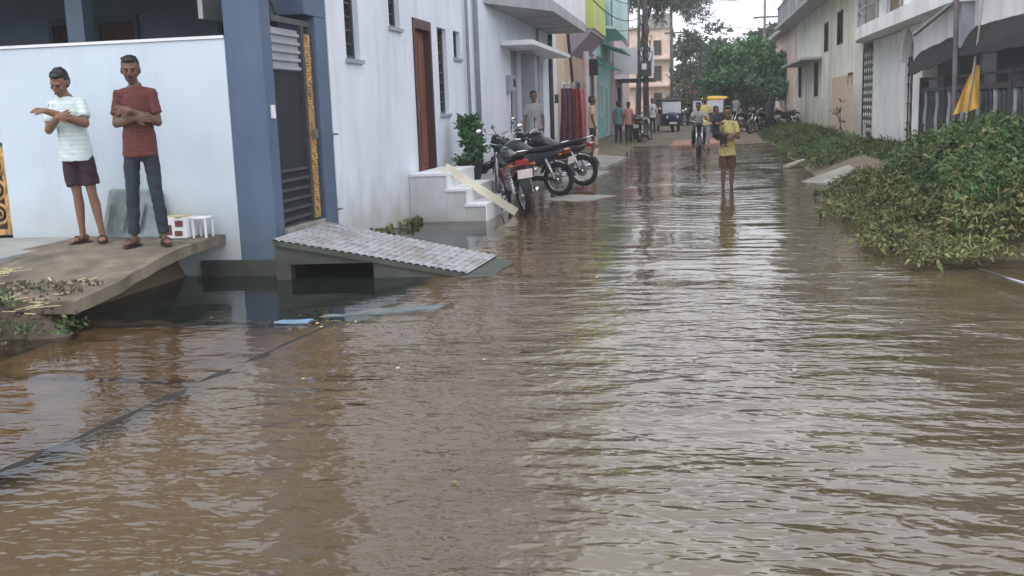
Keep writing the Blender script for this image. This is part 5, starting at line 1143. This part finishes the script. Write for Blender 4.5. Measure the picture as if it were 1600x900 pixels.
    b = LB(); b.obox((-.86, 0, .80), ((1, 0, .2), (0, 1, 0), (-.2, 0, 1)), (.03, .09, .035)); p('tail_light', b, M_redlens, False)
    b = LB(); b.obox((-.945, 0, .64), ((1, 0, .25), (0, 1, 0), (-.25, 0, 1)), (.005, .11, .065)); pl = p('number_plate', b, M_plate, False)
    b = LB(); b.tube([(-.70, -.10, .92), (-.86, -.09, .96), (-.90, 0, .965), (-.86, .09, .96), (-.70, .10, .92)], .013, 6); p('grab_rail', b, M_chrome)
    b = LB(); b.tube([(-.05, .12, .28), (-.08, .28, .0)], .012, 6); p('side_stand', b, M_black)
    b = LB(); b.tube([(-.05, -.2, .30), (-.05, .2, .30)], .018, 8); p('foot_peg', b, M_black)
    b = LB(); b.obox((-.90, 0, .50), ((.5, 0, 1), (0, 1, 0), (-1, 0, .5)), (.16, .07, .006)); p('mud_flap', b, M_black, False)
    return t
mc1 = motorcycle('dark red tailed motorcycle with white number plate nearest the steps', (-2.72, 15.55, .0), radians(113), M_bpaint, M_rpaint)
mc2 = motorcycle('grey black motorcycle standing sideways, its chrome wheel rim to the lane', (-2.95, 18.15, .03), radians(158), M_gpaint, M_gpaint)
mc3 = motorcycle('black motorcycle parked last behind the two others', (-2.75, 19.9, .06), radians(166), M_bpaint, M_bpaint)
mc4 = motorcycle('black motorcycle parked close to the wall behind the red tailed one', (-3.35, 18.9, .08), radians(120), M_bpaint, M_gpaint)
mc5 = motorcycle('small motorcycle parked under the utility pole', (-2.0, 42.6, .1), radians(75), M_bpaint, M_bpaint, group='distant parked motorcycles')
mc6 = motorcycle('distant dark motorcycle parked below the round tree', (2.75, 45.5, .2), radians(230), M_gpaint, M_bpaint, group='distant parked motorcycles')
mc7 = motorcycle('second distant motorcycle parked nearer the balcony house', (3.6, 46.5, .22), radians(200), M_bpaint, M_bpaint, group='distant parked motorcycles')
# riders
mc8 = motorcycle('motorcycle coming up the lane under a rider in white', (.12, 33.0, -.06), radians(-88), M_bpaint, M_bpaint, lean=0, group='motorcycles ridden up the lane')
JR = std(hipR=(-.1, .12, .86), hipL=(.1, .12, .86), knR=(-.20, -.25, .70), knL=(.20, -.25, .70), anR=(-.19, -.05, .34), anL=(.19, -.05, .34), shR=(-.185, .03, 1.33), shL=(.185, .03, 1.33), neck=(0, .02, 1.40), head=(0, -.01, 1.53),
         elR=(-.27, -.18, 1.12), elL=(.27, -.18, 1.12), wrR=(-.33, -.40, 1.10), wrL=(.33, -.40, 1.10), hdR=(0, -1, -.1), hdL=(0, -1, -.1), hwR=(1, 0, 0), hwL=(-1, 0, 0), hnR=(0, 0, -1), hnL=(0, 0, -1), toeR=(0, -1, 0), toeL=(0, -1, 0))
simple_person('rider in white shirt on the oncoming motorcycle', (.12, 33.25, -.06), radians(2), M_gr, M_jean, J=JR)
simple_person('person in yellow top standing behind the oncoming rider', (.35, 35.4, -.02), radians(8), mat('pale_yellow_cotton', (.58, .48, .20), .85, .12, 7), M_gr, sc=1.05)
simple_person('person in dark clothes standing by the distant parked motorcycles', (3.15, 45.3, .2), radians(30), mat('navy_cotton', (.03, .035, .07), .85, .2, 7), M_blk, sc=.9)

# ------------------------------------------------------------------ AUTORICKSHAW AND DISTANT VEHICLE
def rickshaw(label, loc, rz, mt, rm=M_black):
    t = thing('auto_rickshaw', label, 'auto rickshaw', loc, rz, 'distant vehicles'); t.scale = (.95,)*3; p = lambda n_, b, m_, par=t, s=False: b.build(n_, m_, par, smooth=s)
    b = LB(); b.tube([(0, -1.25, .62), (0, -1.1, .66), (0, -.8, .70)], [(.22, .30), (.40, .36), (.55, .38)], 16, ref=(1, 0, 0)); b.box(-.62, .62, -.8, 1.2, .32, .92); p('body_shell', b, mt)
    b = LB(); b.tube([(0, -.85, 1.62), (0, -.3, 1.70), (0, .6, 1.70), (0, 1.2, 1.62)], [(.56, .05), (.63, .09), (.63, .09), (.60, .05)], 16, ref=(1, 0, 0)); p('roof', b, rm)
    for s in (-1, 1):
        for q0, q1 in (((s*.50, -.95, .95), (s*.54, -.80, 1.62)), ((s*.60, .1, .9), (s*.60, .1, 1.65)), ((s*.60, 1.18, .9), (s*.58, 1.18, 1.62))): b = LB(); b.bar(q0, q1, .05, .05); p('roof_post', b, M_black)
    b = LB(); b.obox((0, -.90, 1.28), ((1, 0, 0), (0, .22, 1), (0, -1, .22)), (.49, .31, .008)); p('windscreen', b, mat('bright_windscreen', (.42, .46, .50), .08, .1, 3, spec=.8))
    b = LB(); b.box(-.45, .45, -.78, -.70, .9, 1.25); b.box(-.55, .55, .65, .9, .55, 1.2); p('seat', b, M_dark)
    for s in (-1, 1): b = LB(); b.ell((s*.24, -1.20, .78), (.08, .06, .08), 12); p('headlight', b, M_white, s=True)
    b = LB(); b.box(-.2, .2, -1.575, -1.56, .42, .54); p('number_plate', b, M_plate)
    for (x, y) in ((0, -1.2), (-.55, .75), (.55, .75)):
        b = LB(); b.torus((x, y, .22), (1, 0, 0), .16, .06, 20, 8); wo = p('wheel', b, M_black, s=True); b = LB(); b.tube([(x-.03, y, .22), (x+.03, y, .22)], .10, 12); b.build('hub', M_steel, wo)
    b = LB(); b.obox((0, -1.22, .47), ((1, 0, 0), (0, 1, .1), (0, 0, 1)), (.17, .22, .03)); p('mudguard', b, mt)
    return t
rickshaw('navy auto rickshaw with black roof facing the flooded lane', (-1.25, 53.5, .18), radians(8), mat('navy_vehicle_paint', (.02, .03, .08), .3, .15, 6, spec=.6))
rickshaw('auto rickshaw with yellow roof behind the oncoming rider', (.95, 50.5, .18), radians(-6), M_bpaint, M_yel)
r2 = rickshaw('dark auto rickshaw partly hidden behind the navy one', (.45, 62, .2), radians(-5), M_gpaint)
for (x, y, a, lab) in ((-2.3, 44.2, 80, 'dark motorcycle behind the one under the utility pole'), (-2.5, 46.6, 100, 'dark motorcycle parked beyond the utility pole'), (2.1, 47.5, 215, 'dark motorcycle parked left of the distant pair'), (2.9, 49, 190, 'dark motorcycle farthest back under the round tree')):
    motorcycle(lab, (x, y, .16), radians(a), M_bpaint, M_gpaint, group='distant parked motorcycles')
simple_person('person in white shirt standing by the navy auto rickshaw', (-2.0, 50.5, .15), radians(30), M_wht, M_blk)
simple_person('person in dark shirt beside the yellow topped auto rickshaw', (1.9, 50.0, .18), radians(-40), M_gr, M_jean)
# rubble heap by the road
q = slab_mesh([(-.9, 38.6, .06), (1.2, 39.2, .07), (1.3, 41.5, .16), (-.8, 41.0, .14)], .08, 10, 10, .1); tag(q.build('red_earth_patch', mat('red_earth', (.36, .20, .16), .9, .2, 3)), 'pinkish red earth patch where the lane leaves the water', 'earth patch')

# ------------------------------------------------------------------ haze
hz = bpy.data.materials.new('pale_haze'); hz.use_nodes = True; nt = hz.node_tree; nt.nodes.clear()
o_ = nt.nodes.new('ShaderNodeOutputMaterial'); v_ = nt.nodes.new('ShaderNodeVolumePrincipled'); v_.inputs['Color'].default_value = (.94, .96, .98, 1); v_.inputs['Density'].default_value = .0018; v_.inputs['Anisotropy'].default_value = .2
nt.links.new(v_.outputs[0], o_.inputs['Volume'])
m = MB(); m.box(-160, 160, -100, 200, -2, 12); tag(m.build('haze', hz), kind='stuff')
